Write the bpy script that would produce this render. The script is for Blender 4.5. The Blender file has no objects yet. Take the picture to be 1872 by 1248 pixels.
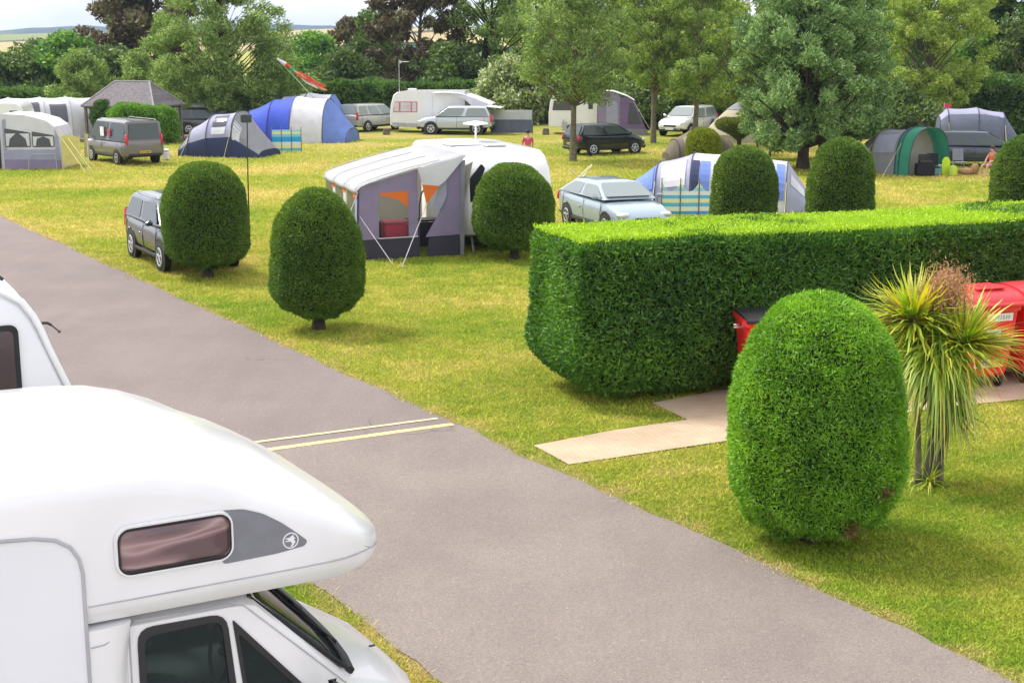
import bpy, math, random
import numpy as np
from mathutils import Vector, Matrix
rnd = random.Random(7); R = np.random.default_rng(7)
SC = bpy.context.scene; COL = SC.collection
rad = math.radians

# ------------------------------------------------------------------ camera, light, exposure
CAM_H = 5.3; PITCH = rad(11.82); FPX = 2600.0
cd = bpy.data.cameras.new('camera'); cam = bpy.data.objects.new('camera', cd); COL.objects.link(cam)
cam.location = (0, 0, CAM_H); cam.rotation_euler = (math.pi/2 - PITCH, 0, 0)
cd.sensor_width = 36.0; cd.lens = 36.0*FPX/1872.0; cd.clip_end = 12000; cd.clip_start = 0.1
SC.camera = cam
SUN_AZ, SUN_EL = -62.0, 55.0          # azimuth from +Y (clockwise), behind the site and to the left
W = bpy.data.worlds.new('World'); SC.world = W; W.use_nodes = True
nt = W.node_tree; nt.nodes.clear()
sky = nt.nodes.new('ShaderNodeTexSky'); sky.sky_type = 'NISHITA'; sky.sun_disc = False
sky.sun_elevation = rad(SUN_EL); sky.sun_rotation = rad(SUN_AZ); sky.dust_density = 4.0; sky.air_density = 1.0
hs = nt.nodes.new('ShaderNodeHueSaturation'); hs.inputs['Saturation'].default_value = 0.3
tc = nt.nodes.new('ShaderNodeTexCoord'); mp = nt.nodes.new('ShaderNodeMapping'); mp.inputs['Scale'].default_value = (2.0, 2.0, 9.0)
nz = nt.nodes.new('ShaderNodeTexNoise'); nz.inputs['Scale'].default_value = 2.2; nz.inputs['Detail'].default_value = 7
cr = nt.nodes.new('ShaderNodeValToRGB'); cr.color_ramp.elements[0].position = 0.38; cr.color_ramp.elements[1].position = 0.60
cr.color_ramp.elements[0].color = (0.6, 0.6, 0.6, 1); cr.color_ramp.elements[1].color = (0.95, 0.95, 0.95, 1)
mx = nt.nodes.new('ShaderNodeMixRGB'); mx.inputs['Color2'].default_value = (8.2, 8.2, 8.9, 1)
bg = nt.nodes.new('ShaderNodeBackground'); bg.inputs['Strength'].default_value = 0.105
ow = nt.nodes.new('ShaderNodeOutputWorld')
L = nt.links.new
L(sky.outputs[0], hs.inputs['Color']); L(hs.outputs[0], mx.inputs['Color1'])
L(tc.outputs['Generated'], mp.inputs[0]); L(mp.outputs[0], nz.inputs['Vector']); L(nz.outputs['Fac'], cr.inputs[0])
L(cr.outputs[0], mx.inputs['Fac']); L(mx.outputs[0], bg.inputs['Color']); L(bg.outputs[0], ow.inputs[0])
sl = bpy.data.lights.new('sun', 'SUN'); sl.energy = 2.5; sl.angle = rad(15); sl.color = (1.0, 0.95, 0.88)
so = bpy.data.objects.new('sun', sl); COL.objects.link(so)
sd = Vector((math.sin(rad(SUN_AZ))*math.cos(rad(SUN_EL)), math.cos(rad(SUN_AZ))*math.cos(rad(SUN_EL)), math.sin(rad(SUN_EL))))
so.rotation_euler = sd.to_track_quat('Z', 'Y').to_euler(); so.location = (0, 20, 60)
SC.view_settings.view_transform = 'Standard'; SC.view_settings.look = 'None'; SC.view_settings.exposure = 0.86; SC.view_settings.gamma = 1
SC.cycles.max_bounces = 6; SC.cycles.diffuse_bounces = 3; SC.cycles.glossy_bounces = 3; SC.cycles.transparent_max_bounces = 8
SC.cycles.use_denoising = True

# ------------------------------------------------------------------ helpers
def G(px, py, z=0.0):
    """point at height z on the site that lies in the direction of photo pixel (px,py)"""
    f = Vector((0, math.cos(PITCH), -math.sin(PITCH))); u = Vector((0, math.sin(PITCH), math.cos(PITCH)))
    r = f*FPX + Vector((px-936, 0, 0)) + u*(624-py); t = (z-CAM_H)/r.z
    return Vector((r.x*t, r.y*t, z))
def AY(px, Y):
    return (px-936)/FPX*(Y*math.cos(PITCH)+4.0*math.sin(PITCH))

def tag(o, label=None, cat=None, group=None, kind=None):
    if label: o['label'] = label
    if cat: o['category'] = cat
    if group: o['group'] = group
    if kind: o['kind'] = kind
    return o
def thing(name, label, cat, loc=(0,0,0), rz=0.0, group=None, scale=None):
    o = bpy.data.objects.new(name, None); COL.objects.link(o); o.empty_display_size = .3
    o.location = loc; o.rotation_euler = (0, 0, rz)
    if scale: o.scale = scale
    return tag(o, label, cat, group)
def copy_tree(o, parent=None, depth=0):
    c = o.copy(); COL.objects.link(c); c.parent = parent
    for ch in o.children: copy_tree(ch, c)
    return c

class MB:
    def __init__(s): s.V = []; s.F = []; s.M = []; s.n = 0
    def add(s, vs, fs, mi=0):
        b = s.n; s.V.extend([tuple(v) for v in vs]); s.n += len(vs)
        s.F.extend([tuple(i+b for i in f) for f in fs]); s.M.extend([mi]*len(fs)); return s
    def box(s, c, d, rz=0, mi=0, taper=1.0, rot=None):
        cx, cy, cz = c; x, y, z = d[0]/2, d[1]/2, d[2]/2
        vs = [Vector((sx*x*(taper if sz > 0 else 1), sy*y*(taper if sz > 0 else 1), sz*z)) for sz in (-1,1) for sy in (-1,1) for sx in (-1,1)]
        m = rot if rot is not None else Matrix.Rotation(rz, 3, 'Z')
        vs = [m @ v + Vector(c) for v in vs]
        return s.add(vs, [(0,2,3,1),(4,5,7,6),(0,1,5,4),(2,6,7,3),(0,4,6,2),(1,3,7,5)], mi)
    def bbox(s, c, d, b=0.02, mi=0, rot=None):
        """box with chamfered edges"""
        x, y, z = d[0]/2, d[1]/2, d[2]/2; b = min(b, x*.9, y*.9, z*.9)
        m = rot if rot is not None else Matrix.Identity(3); rings = []
        for zz, k in ((-z, b), (-z+b, 0), (z-b, 0), (z, b)):
            xx, yy = x-k, y-k; q = b
            rings.append([(xx-q,-yy,zz),(xx,-yy+q,zz),(xx,yy-q,zz),(xx-q,yy,zz),(-xx+q,yy,zz),(-xx,yy-q,zz),(-xx,-yy+q,zz),(-xx+q,-yy,zz)])
        vs = [m @ Vector(v) + Vector(c) for r in rings for v in r]; fs = []
        for k in range(3):
            for i in range(8): j = (i+1) % 8; fs.append((k*8+i, k*8+j, k*8+8+j, k*8+8+i))
        fs.append(tuple(range(7,-1,-1))); fs.append(tuple(range(24,32)))
        return s.add(vs, fs, mi)
    def tube(s, pts, r, n=8, mi=0, cap=True):
        pts = [Vector(p) for p in pts]; m = len(pts)
        rs = r if isinstance(r, (list, tuple)) else [r]*m
        vs = []; fs = []; prev = None
        for i, p in enumerate(pts):
            t = (pts[min(i+1,m-1)] - pts[max(i-1,0)]).normalized()
            if prev is None:
                a = Vector((0,0,1)) if abs(t.z) < .9 else Vector((1,0,0)); e = t.cross(a).normalized()
            else:
                e = (prev - t*prev.dot(t)); e = e.normalized() if e.length > 1e-6 else t.orthogonal().normalized()
            prev = e; f = t.cross(e)
            for k in range(n):
                a = 2*math.pi*k/n; vs.append(p + (e*math.cos(a) + f*math.sin(a))*rs[i])
        for i in range(m-1):
            for k in range(n): j = (k+1) % n; fs.append((i*n+k, i*n+j, i*n+n+j, i*n+n+k))
        if cap: fs.append(tuple(range(n-1,-1,-1))); fs.append(tuple(range((m-1)*n, m*n)))
        return s.add(vs, fs, mi)
    def loft(s, rings, mi=0, closed=True, cap=True):
        n = len(rings[0]); vs = [v for r in rings for v in r]; fs = []
        for i in range(len(rings)-1):
            for k in range(n if closed else n-1): j = (k+1) % n; fs.append((i*n+k, i*n+j, i*n+n+j, i*n+n+k))
        if cap: fs.append(tuple(range(n-1,-1,-1))); fs.append(tuple(range((len(rings)-1)*n, len(rings)*n)))
        return s.add(vs, fs, mi)
    def prism(s, poly, y0, y1, mi=0, axis='y'):
        """closed (a,b) outline extruded along an axis"""
        n = len(poly)
        def P(a, b, c): return {'y': (a, c, b), 'z': (a, b, c), 'x': (c, a, b)}[axis]
        vs = [P(a,b,y0) for a,b in poly] + [P(a,b,y1) for a,b in poly]
        fs = [tuple(range(n)), tuple(range(2*n-1, n-1, -1))] + [(i, n+i, n+(i+1)%n, (i+1)%n) for i in range(n)]
        return s.add(vs, fs, mi)
    def cyl(s, c, r, h, n=20, axis='z', mi=0, r2=None):
        d = {'x': Vector((1,0,0)), 'y': Vector((0,1,0)), 'z': Vector((0,0,1))}[axis]*h/2
        return s.tube([Vector(c)-d, Vector(c)+d], [r, r if r2 is None else r2], n, mi)
    def lathe(s, prof, n=20, mi=0, c=(0,0,0)):
        rings = [[(c[0]+r*math.cos(2*math.pi*k/n), c[1]+r*math.sin(2*math.pi*k/n), c[2]+z) for k in range(n)] for r, z in prof]
        return s.loft(rings, mi)
    def ell(s, c, d, n=12, mi=0):
        rings = []
        for i in range(1, 8):
            a = math.pi*i/8 - math.pi/2
            rings.append([(c[0]+d[0]*math.cos(a)*math.cos(2*math.pi*k/n), c[1]+d[1]*math.cos(a)*math.sin(2*math.pi*k/n), c[2]+d[2]*math.sin(a)) for k in range(n)])
        return s.loft(rings, mi)
    def build(s, name, mats, parent=None, smooth=None, subsurf=0, solid=0, bevel=0):
        me = bpy.data.meshes.new(name); me.from_pydata(s.V, [], s.F); 
        for m in (mats if isinstance(mats, (list, tuple)) else [mats]): me.materials.append(m)
        me.polygons.foreach_set('material_index', s.M)
        o = bpy.data.objects.new(name, me); COL.objects.link(o); o.parent = parent
        import bmesh
        bm = bmesh.new(); bm.from_mesh(me); bmesh.ops.recalc_face_normals(bm, faces=bm.faces); bm.to_mesh(me); bm.free()
        if smooth is not None:
            me.polygons.foreach_set('use_smooth', [True]*len(me.polygons))
            if smooth: me.set_sharp_from_angle(angle=rad(smooth))
        if solid: md = o.modifiers.new('solid','SOLIDIFY'); md.thickness = solid
        if bevel: md = o.modifiers.new('bevel','BEVEL'); md.width = bevel; md.segments = 2; md.limit_method = 'ANGLE'
        if subsurf: md = o.modifiers.new('sub','SUBSURF'); md.levels = subsurf; md.render_levels = subsurf
        return o

def raw(name, V, k, mats, mi=None, parent=None, F=None, smooth=False):
    """fast mesh: V (n,3); every k verts is one face unless F given"""
    V = np.asarray(V, np.float32); me = bpy.data.meshes.new(name)
    if F is None: F = np.arange(len(V), dtype=np.int32).reshape(-1, k)
    nf = len(F); k = F.shape[1]
    me.vertices.add(len(V)); me.vertices.foreach_set('co', V.ravel())
    me.loops.add(nf*k); me.loops.foreach_set('vertex_index', F.astype(np.int32).ravel())
    me.polygons.add(nf); me.polygons.foreach_set('loop_start', np.arange(0, nf*k, k, dtype=np.int32))
    try: me.polygons.foreach_set('loop_total', np.full(nf, k, dtype=np.int32))
    except Exception: pass
    for m in (mats if isinstance(mats, (list, tuple)) else [mats]): me.materials.append(m)
    if mi is not None: me.polygons.foreach_set('material_index', np.asarray(mi, np.int32))
    if smooth: me.polygons.foreach_set('use_smooth', np.ones(nf, bool))
    me.update(calc_edges=True); me.validate()
    o = bpy.data.objects.new(name, me); COL.objects.link(o); o.parent = parent
    return o

# ------------------------------------------------------------------ materials
def newmat(name):
    m = bpy.data.materials.new(name); m.use_nodes = True; t = m.node_tree; t.nodes.clear()
    o = t.nodes.new('ShaderNodeOutputMaterial'); return m, t, o
def N(t, kind, **kw):
    n = t.nodes.new(kind)
    for k, v in kw.items():
        if k in n.inputs: n.inputs[k].default_value = v
        else: setattr(n, k, v)
    return n
def c4(c): return (c[0], c[1], c[2], 1)
def ramp(t, fac, stops):
    r = t.nodes.new('ShaderNodeValToRGB'); e = r.color_ramp.elements
    while len(e) < len(stops): e.new(.5)
    for el, (p, c) in zip(e, stops): el.position = p; el.color = c4(c)
    t.links.new(fac, r.inputs[0]); return r.outputs[0]
def mat(name, col, rough=.5, metal=0, var=.12, vs=3.0, bump=0, bs=40, coat=0, col2=None, spec=.5, trans=0):
    """plain material with soft procedural dirt / wear variation"""
    m, t, o = newmat(name); b = N(t, 'ShaderNodeBsdfPrincipled', Roughness=rough, Metallic=metal)
    b.inputs['Coat Weight'].default_value = coat; b.inputs['Specular IOR Level'].default_value = spec
    g = N(t, 'ShaderNodeTexCoord'); n = N(t, 'ShaderNodeTexNoise', Scale=vs, Detail=5.0)
    t.links.new(g.outputs['Object'], n.inputs['Vector'])
    c2 = col2 or [c*(1-var*2) for c in col]; c1 = [min(1, c*(1+var*.3)) for c in col]
    t.links.new(ramp(t, n.outputs['Fac'], [(.3, c2), (.62, c1)]), b.inputs['Base Color'])
    if bump:
        n2 = N(t, 'ShaderNodeTexNoise', Scale=bs, Detail=3.0); t.links.new(g.outputs['Object'], n2.inputs['Vector'])
        bp = N(t, 'ShaderNodeBump', Strength=bump, Distance=.02); t.links.new(n2.outputs['Fac'], bp.inputs['Height']); t.links.new(bp.outputs[0], b.inputs['Normal'])
    if trans:
        tr = N(t, 'ShaderNodeBsdfTranslucent', Color=c4(col)); ms = N(t, 'ShaderNodeMixShader', Fac=trans)
        t.links.new(b.outputs[0], ms.inputs[1]); t.links.new(tr.outputs[0], ms.inputs[2]); t.links.new(ms.outputs[0], o.inputs[0])
    else: t.links.new(b.outputs[0], o.inputs[0])
    return m
def glassmat(name, tint=(.3,.33,.34), thru=.6, rough=.03, base=(.02,.025,.03)):
    m, t, o = newmat(name); gl = N(t, 'ShaderNodeBsdfPrincipled', Roughness=rough); gl.inputs['Base Color'].default_value = c4(base)
    tr = N(t, 'ShaderNodeBsdfTransparent', Color=c4(tint)); lw = N(t, 'ShaderNodeLayerWeight', Blend=.25)
    mr = N(t, 'ShaderNodeMapRange'); mr.inputs['To Min'].default_value = 1-thru; mr.inputs['To Max'].default_value = 1
    t.links.new(lw.outputs['Fresnel'], mr.inputs['Value'])
    ms = N(t, 'ShaderNodeMixShader'); t.links.new(mr.outputs[0], ms.inputs[0]); t.links.new(tr.outputs[0], ms.inputs[1]); t.links.new(gl.outputs[0], ms.inputs[2])
    t.links.new(ms.outputs[0], o.inputs[0]); return m
def leafmat(name, cols, trans=.35, rough=.55, pos=.25, gloss=.06, vs=.9):
    """each leaf (island) its own tone, plus patches over the whole plant"""
    m, t, o = newmat(name); gi = N(t, 'ShaderNodeNewGeometry'); g = N(t, 'ShaderNodeTexCoord')
    n = N(t, 'ShaderNodeTexNoise', Scale=vs, Detail=3.0); t.links.new(g.outputs['Object'], n.inputs['Vector'])
    mr = N(t, 'ShaderNodeMapRange'); mr.inputs['From Min'].default_value = .3; mr.inputs['From Max'].default_value = .7; t.links.new(n.outputs['Fac'], mr.inputs['Value'])
    mm = N(t, 'ShaderNodeMixRGB', Fac=pos); t.links.new(gi.outputs['Random Per Island'], mm.inputs[1]); t.links.new(mr.outputs[0], mm.inputs[2])
    k = len(cols); col = ramp(t, mm.outputs[0], [(.12+.76*i/max(1,k-1), c) for i, c in enumerate(cols)])
    d = N(t, 'ShaderNodeBsdfDiffuse'); tl = N(t, 'ShaderNodeBsdfTranslucent'); gs = N(t, 'ShaderNodeBsdfGlossy', Roughness=rough); gs.inputs['Color'].default_value = (.8,.85,.7,1)
    hv = N(t, 'ShaderNodeHueSaturation', Value=1.5, Saturation=1.1); t.links.new(col, hv.inputs['Color'])
    t.links.new(col, d.inputs[0]); t.links.new(hv.outputs[0], tl.inputs[0])
    m1 = N(t, 'ShaderNodeMixShader', Fac=trans); m2 = N(t, 'ShaderNodeMixShader', Fac=gloss)
    t.links.new(d.outputs[0], m1.inputs[1]); t.links.new(tl.outputs[0], m1.inputs[2]); t.links.new(m1.outputs[0], m2.inputs[1]); t.links.new(gs.outputs[0], m2.inputs[2])
    t.links.new(m2.outputs[0], o.inputs[0]); return m

M = {}
M['white'] = mat('white_gelcoat', (.80,.80,.80), .22, var=.03, vs=1.6, coat=.4)
M['white2'] = mat('pale_grp', (.76,.77,.79), .3, var=.02, vs=1.0)
M['trim'] = mat('grey_trim', (.45,.45,.46), .45)
M['decal'] = mat('decal_grey', (.20,.205,.23), .35, var=.06, vs=9)
M['black'] = mat('black_plastic', (.02,.02,.022), .45)
M['rubber'] = mat('rubber', (.018,.018,.018), .8)
M['alloy'] = mat('alloy', (.55,.56,.58), .3, metal=.7)
M['chrome'] = mat('chrome', (.7,.7,.72), .15, metal=1)
M['glass'] = glassmat('car_glass', (.25,.28,.28), .25, .05, (.10,.125,.13))  # base colour lifted to stand in for reflected sky
M['glassl'] = glassmat('car_glass_bright_reflection', (.3,.33,.33), .2, .05, (.30,.35,.35))  # paler base paints a brighter sky reflection on the light cars
M['glassclear'] = glassmat('cab_glass', (.55,.62,.6), .72)
M['brownglass'] = glassmat('acrylic_brown', (.16,.11,.11), .25, .08, (.30,.18,.17))
M['interior'] = mat('cab_interior', (.10,.11,.12), .8)
M['seat'] = mat('seat_fabric', (.30,.31,.34), .9)
M['red_lamp'] = mat('red_lamp', (.62,.03,.05), .2)
M['clear_lamp'] = mat('clear_lamp', (.7,.72,.75), .15)
M['plate_y'] = mat('plate_yellow', (.75,.48,.10), .5, var=.02)
M['plate_w'] = mat('plate_white', (.75,.75,.75), .5, var=.02)
M['bark'] = mat('bark', (.065,.045,.032), .9, var=.3, vs=8, bump=.8, bs=30)
M['barkg'] = mat('bark_grey', (.19,.16,.11), .9, var=.3, vs=8, bump=.8, bs=30)
M['twig'] = mat('twig_dark', (.035,.03,.018), .95, var=.3, vs=10)
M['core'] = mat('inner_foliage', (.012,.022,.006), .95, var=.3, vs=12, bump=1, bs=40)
M['rope'] = mat('guy_rope', (.72,.66,.30), .7)
M['ropew'] = mat('guy_rope_pale', (.68,.62,.66), .7)

# ------------------------------------------------------------------ setting: ground, roads, path, hills
NR = Vector((.853, .522)); C_R, C_L = 9.54, 5.33        # the road edges are the lines NR.P = C
PATHPOLY = [(.29,18.44),(.73,17.56),(3.02,18.72),(6.38,20.5),(7.77,20.98),(11.5,21.6),(17,22.3),(17,26.6),(10,24.6),(3.3,21.6),(2.1,20.75),(2.52,19.78),(1.4,19.2)]
def grass_color(t, pos):
    """yellow-green lawn, drier in patches and along the road edges"""
    n1 = N(t, 'ShaderNodeTexNoise', Scale=.16, Detail=4.0); n2 = N(t, 'ShaderNodeTexNoise', Scale=1.6, Detail=6.0, Roughness=.65); n3 = N(t, 'ShaderNodeTexNoise', Scale=22.0, Detail=4.0)
    for n in (n1,n2,n3): t.links.new(pos, n.inputs['Vector'])
    a = N(t, 'ShaderNodeMath', operation='MULTIPLY_ADD'); t.links.new(n1.outputs['Fac'], a.inputs[0]); a.inputs[1].default_value = .60; 
    b = N(t, 'ShaderNodeMath', operation='MULTIPLY'); t.links.new(n2.outputs['Fac'], b.inputs[0]); b.inputs[1].default_value = .42; t.links.new(b.outputs[0], a.inputs[2])
    c = N(t, 'ShaderNodeMath', operation='MULTIPLY_ADD'); t.links.new(n3.outputs['Fac'], c.inputs[0]); c.inputs[1].default_value = .20; t.links.new(a.outputs[0], c.inputs[2])
    # lusher near the cordyline lawn, drier out on the field
    sp = N(t, 'ShaderNodeSeparateXYZ'); t.links.new(pos, sp.inputs[0])
    fy = N(t, 'ShaderNodeMapRange'); fy.inputs['From Min'].default_value = 15; fy.inputs['From Max'].default_value = 40; fy.inputs['To Min'].default_value = -.105; fy.inputs['To Max'].default_value = -.035; t.links.new(sp.outputs['Y'], fy.inputs['Value'])
    d = N(t, 'ShaderNodeMath', operation='ADD'); t.links.new(c.outputs[0], d.inputs[0]); t.links.new(fy.outputs[0], d.inputs[1])
    base = ramp(t, d.outputs[0], [(.34,(.095,.19,.016)),(.45,(.19,.255,.028)),(.56,(.295,.305,.048)),(.70,(.46,.37,.12))])
    # distance outside the road
    dt = N(t, 'ShaderNodeVectorMath', operation='DOT_PRODUCT'); t.links.new(pos, dt.inputs[0]); dt.inputs[1].default_value = (NR.x, NR.y, 0)
    s1 = N(t, 'ShaderNodeMath', operation='SUBTRACT'); t.links.new(dt.outputs['Value'], s1.inputs[0]); s1.inputs[1].default_value = (C_R+C_L)/2
    ab = N(t, 'ShaderNodeMath', operation='ABSOLUTE'); t.links.new(s1.outputs[0], ab.inputs[0])
    ed = N(t, 'ShaderNodeMath', operation='MULTIPLY_ADD'); t.links.new(n2.outputs['Fac'], ed.inputs[0]); ed.inputs[1].default_value = -1.6; t.links.new(ab.outputs[0], ed.inputs[2])
    h = (C_R-C_L)/2
    fm = N(t, 'ShaderNodeMapRange'); fm.inputs['From Min'].default_value = h-.95; fm.inputs['From Max'].default_value = h-.5; fm.inputs['To Min'].default_value = .6; fm.inputs['To Max'].default_value = 0
    t.links.new(ed.outputs[0], fm.inputs['Value'])
    mx = N(t, 'ShaderNodeMixRGB'); t.links.new(fm.outputs[0], mx.inputs[0]); t.links.new(base, mx.inputs[1]); mx.inputs[2].default_value = (.42,.31,.15,1)
    return mx.outputs[0], n3.outputs['Fac']
m, t, o = newmat('lawn'); g = N(t, 'ShaderNodeNewGeometry'); col, nf = grass_color(t, g.outputs['Position'])
b = N(t, 'ShaderNodeBsdfPrincipled', Roughness=.9); b.inputs['Specular IOR Level'].default_value = .1; t.links.new(col, b.inputs['Base Color'])
nb = N(t, 'ShaderNodeTexNoise', Scale=9.0, Detail=8.0, Roughness=.75); t.links.new(g.outputs['Position'], nb.inputs['Vector'])
bp = N(t, 'ShaderNodeBump', Strength=1.0, Distance=.12); t.links.new(nb.outputs['Fac'], bp.inputs['Height']); t.links.new(bp.outputs[0], b.inputs['Normal']); t.links.new(b.outputs[0], o.inputs[0]); M['lawn'] = m
m, t, o = newmat('grass_blade'); g = N(t, 'ShaderNodeNewGeometry'); col, nf = grass_color(t, g.outputs['Position'])
hv = N(t, 'ShaderNodeHueSaturation', Saturation=1.0); mr = N(t, 'ShaderNodeMapRange'); mr.inputs['To Min'].default_value = 1.1; mr.inputs['To Max'].default_value = 2.3
t.links.new(g.outputs['Random Per Island'], mr.inputs['Value']); t.links.new(mr.outputs[0], hv.inputs['Value']); t.links.new(col, hv.inputs['Color'])
d = N(t, 'ShaderNodeBsdfDiffuse'); tl = N(t, 'ShaderNodeBsdfTranslucent'); ms = N(t, 'ShaderNodeMixShader', Fac=.35); t.links.new(hv.outputs[0], d.inputs[0]); t.links.new(hv.outputs[0], tl.inputs[0])
t.links.new(d.outputs[0], ms.inputs[1]); t.links.new(tl.outputs[0], ms.inputs[2]); t.links.new(ms.outputs[0], o.inputs[0]); M['blade'] = m

def asphalt(name, c1, c2):
    m, t, o = newmat(name); g = N(t, 'ShaderNodeNewGeometry'); b = N(t, 'ShaderNodeBsdfPrincipled', Roughness=.85); b.inputs['Specular IOR Level'].default_value = .25
    n1 = N(t, 'ShaderNodeTexNoise', Scale=.55, Detail=5.0, Roughness=.6); n2 = N(t, 'ShaderNodeTexNoise', Scale=45.0, Detail=3.0, Roughness=.7); v = N(t, 'ShaderNodeTexVoronoi', Scale=28.0)
    mp = N(t, 'ShaderNodeMapping'); mp.inputs['Rotation'].default_value = (0,0,rad(-31.4)); mp.inputs['Scale'].default_value = (2.2,.35,1); t.links.new(g.outputs['Position'], mp.inputs[0]); n4 = N(t, 'ShaderNodeTexNoise', Scale=1.1, Detail=4.0); t.links.new(mp.outputs[0], n4.inputs['Vector'])
    for n in (n1,n2,v): t.links.new(g.outputs['Position'], n.inputs['Vector'])
    s = N(t, 'ShaderNodeMixRGB', Fac=.25); t.links.new(n1.outputs['Fac'], s.inputs[1]); t.links.new(n4.outputs['Fac'], s.inputs[2])
    a = ramp(t, s.outputs[0], [(.38,c1),(.60,c2)])
    sp = ramp(t, v.outputs['Distance'], [(.06,(2.3,2.25,2.2)),(.2,(1,1,1))]); k = ramp(t, n2.outputs['Fac'], [(.3,(.68,.68,.68)),(.7,(1.28,1.28,1.28))])
    m1 = N(t, 'ShaderNodeMixRGB', blend_type='MULTIPLY', Fac=.85); t.links.new(a, m1.inputs[1]); t.links.new(k, m1.inputs[2])
    wn = N(t, 'ShaderNodeTexNoise', Scale=9.0); t.links.new(g.outputs['Position'], wn.inputs['Vector']); gt = N(t, 'ShaderNodeMath', operation='GREATER_THAN'); gt.inputs[1].default_value = .55; t.links.new(wn.outputs['Fac'], gt.inputs[0])
    m2 = N(t, 'ShaderNodeMixRGB', blend_type='MULTIPLY'); t.links.new(gt.outputs[0], m2.inputs[0]); t.links.new(m1.outputs[0], m2.inputs[1]); t.links.new(sp, m2.inputs[2])
    vc = N(t, 'ShaderNodeTexVoronoi', Scale=.55, feature='DISTANCE_TO_EDGE'); wp = N(t, 'ShaderNodeTexNoise', Scale=2.5, Detail=5.0); t.links.new(g.outputs['Position'], wp.inputs['Vector'])
    wa_ = N(t, 'ShaderNodeMixRGB', blend_type='ADD', Fac=.55); t.links.new(g.outputs['Position'], wa_.inputs[1]); t.links.new(wp.outputs['Color'], wa_.inputs[2]); t.links.new(wa_.outputs[0], vc.inputs['Vector'])
    ck = ramp(t, vc.outputs['Distance'], [(.0,(.45,.43,.42)),(.012,(1,1,1))]); cm = N(t, 'ShaderNodeTexNoise', Scale=.35); t.links.new(g.outputs['Position'], cm.inputs['Vector']); cg = N(t, 'ShaderNodeMapRange'); cg.inputs['From Min'].default_value = .60; cg.inputs['From Max'].default_value = .70; t.links.new(cm.outputs['Fac'], cg.inputs['Value'])
    m3 = N(t, 'ShaderNodeMixRGB', blend_type='MULTIPLY'); t.links.new(cg.outputs[0], m3.inputs[0]); t.links.new(m2.outputs[0], m3.inputs[1]); t.links.new(ck, m3.inputs[2])
    t.links.new(m3.outputs[0], b.inputs['Base Color']); bp = N(t, 'ShaderNodeBump', Strength=.5, Distance=.01); t.links.new(n2.outputs['Fac'], bp.inputs['Height']); t.links.new(bp.outputs[0], b.inputs['Normal'])
    t.links.new(b.outputs[0], o.inputs[0]); return m
M['asph1'] = asphalt('asphalt_far', (.182,.150,.138), (.212,.175,.161))
M['asph2'] = asphalt('asphalt_near', (.196,.164,.146), (.228,.192,.170))
# ground sheet
g1 = MB(); xs = [-4600,-400,-60,60,400,4600]; ys = [-200,0,60,130,400,5200]
g1.add([(x,y,0) for y in ys for x in xs], [(j*6+i, j*6+i+1, j*6+i+7, j*6+i+6) for j in range(5) for i in range(5)])
tag(g1.build('ground', M['lawn']), kind='structure')
# two lengths of road with ragged edges, meeting at the yellow lines
def road_pt(c, along, j=0):   # point on the line NR.P=c, 'along' metres in the far direction
    d = Vector((-NR.y, NR.x)); p = NR*(c+j) + d*along; return (p.x, p.y)
def along_of(x, y): return -NR.y*x + NR.x*y
A_LINE = along_of(-.86, 19.52)
def roadstrip(name, a0, a1, mt, z, skew=0):
    mb = MB(); n = int((a1-a0)/.35); Vv = []; rg = random.Random(3)
    sm = lambda a, ph: .035*math.sin(a*.9+ph)+.025*math.sin(a*2.3+ph*2)+.025*math.sin(a*7+ph)
    for i in range(n+1):
        a = a0+(a1-a0)*i/n
        widen = max(0, (4.2-(a-a0))/4.2)**2*1.1 if name == 'road' and a0 < 0 else 0
        for k in range(9):
            f = k/8; c = C_L+(C_R-C_L)*f
            j = 0
            if k == 0: j = -sm(a, 1)+rg.uniform(-.025,.025)-.02
            if k == 8: j = sm(a, 4)+rg.uniform(-.025,.025)
            sk = skew*(1-f)*max(0, 1-abs(a-A_LINE)/3)
            x, y = road_pt(c, a+sk, j); Vv.append((x, y, z))
    mb.add(Vv, [(i*9+k, i*9+k+1, i*9+k+10, i*9+k+9) for i in range(n) for k in range(8)]); return tag(mb.build(name, mt), kind='structure')
roadstrip('road', A_LINE, 95, M['asph1'], .004, .25)
roadstrip('road', 0.0, A_LINE+.02, M['asph2'], .008, .25)
# yellow lines across the road, worn
M['yline'] = mat('worn_yellow_paint', (.70,.55,.24), .7, var=.2, vs=14); M['wline'] = mat('worn_cream_paint', (.62,.53,.30), .7, var=.2, vs=14)
def strip(name, p0, p1, w, m_, z):
    p0 = Vector(p0[:2]); p1 = Vector(p1[:2]); d = (p1-p0).normalized(); nrm = Vector((-d.y, d.x))*w/2; mb = MB(); n = 24
    for i in range(n+1):
        q = p0.lerp(p1, i/n); e = rnd.uniform(-.006,.006); mb.V += [(q.x-nrm.x*(1+e), q.y-nrm.y*(1+e), z), (q.x+nrm.x, q.y+nrm.y, z)]
    mb.n = len(mb.V); mb.F = [(2*i,2*i+1,2*i+3,2*i+2) for i in range(n)]; mb.M = [0]*n; return tag(mb.build(name, m_), kind='structure')
def ext(a, b, k): return a-(b-a)*k
a, b = G(510,820), G(828,776); strip('road_marking', ext(a,b,.55), b, .13, M['yline'], .012)
a, b = G(490,806), G(800,765.5); strip('road_marking', ext(a,b,.55), b, .085, M['wline'], .012)
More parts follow.
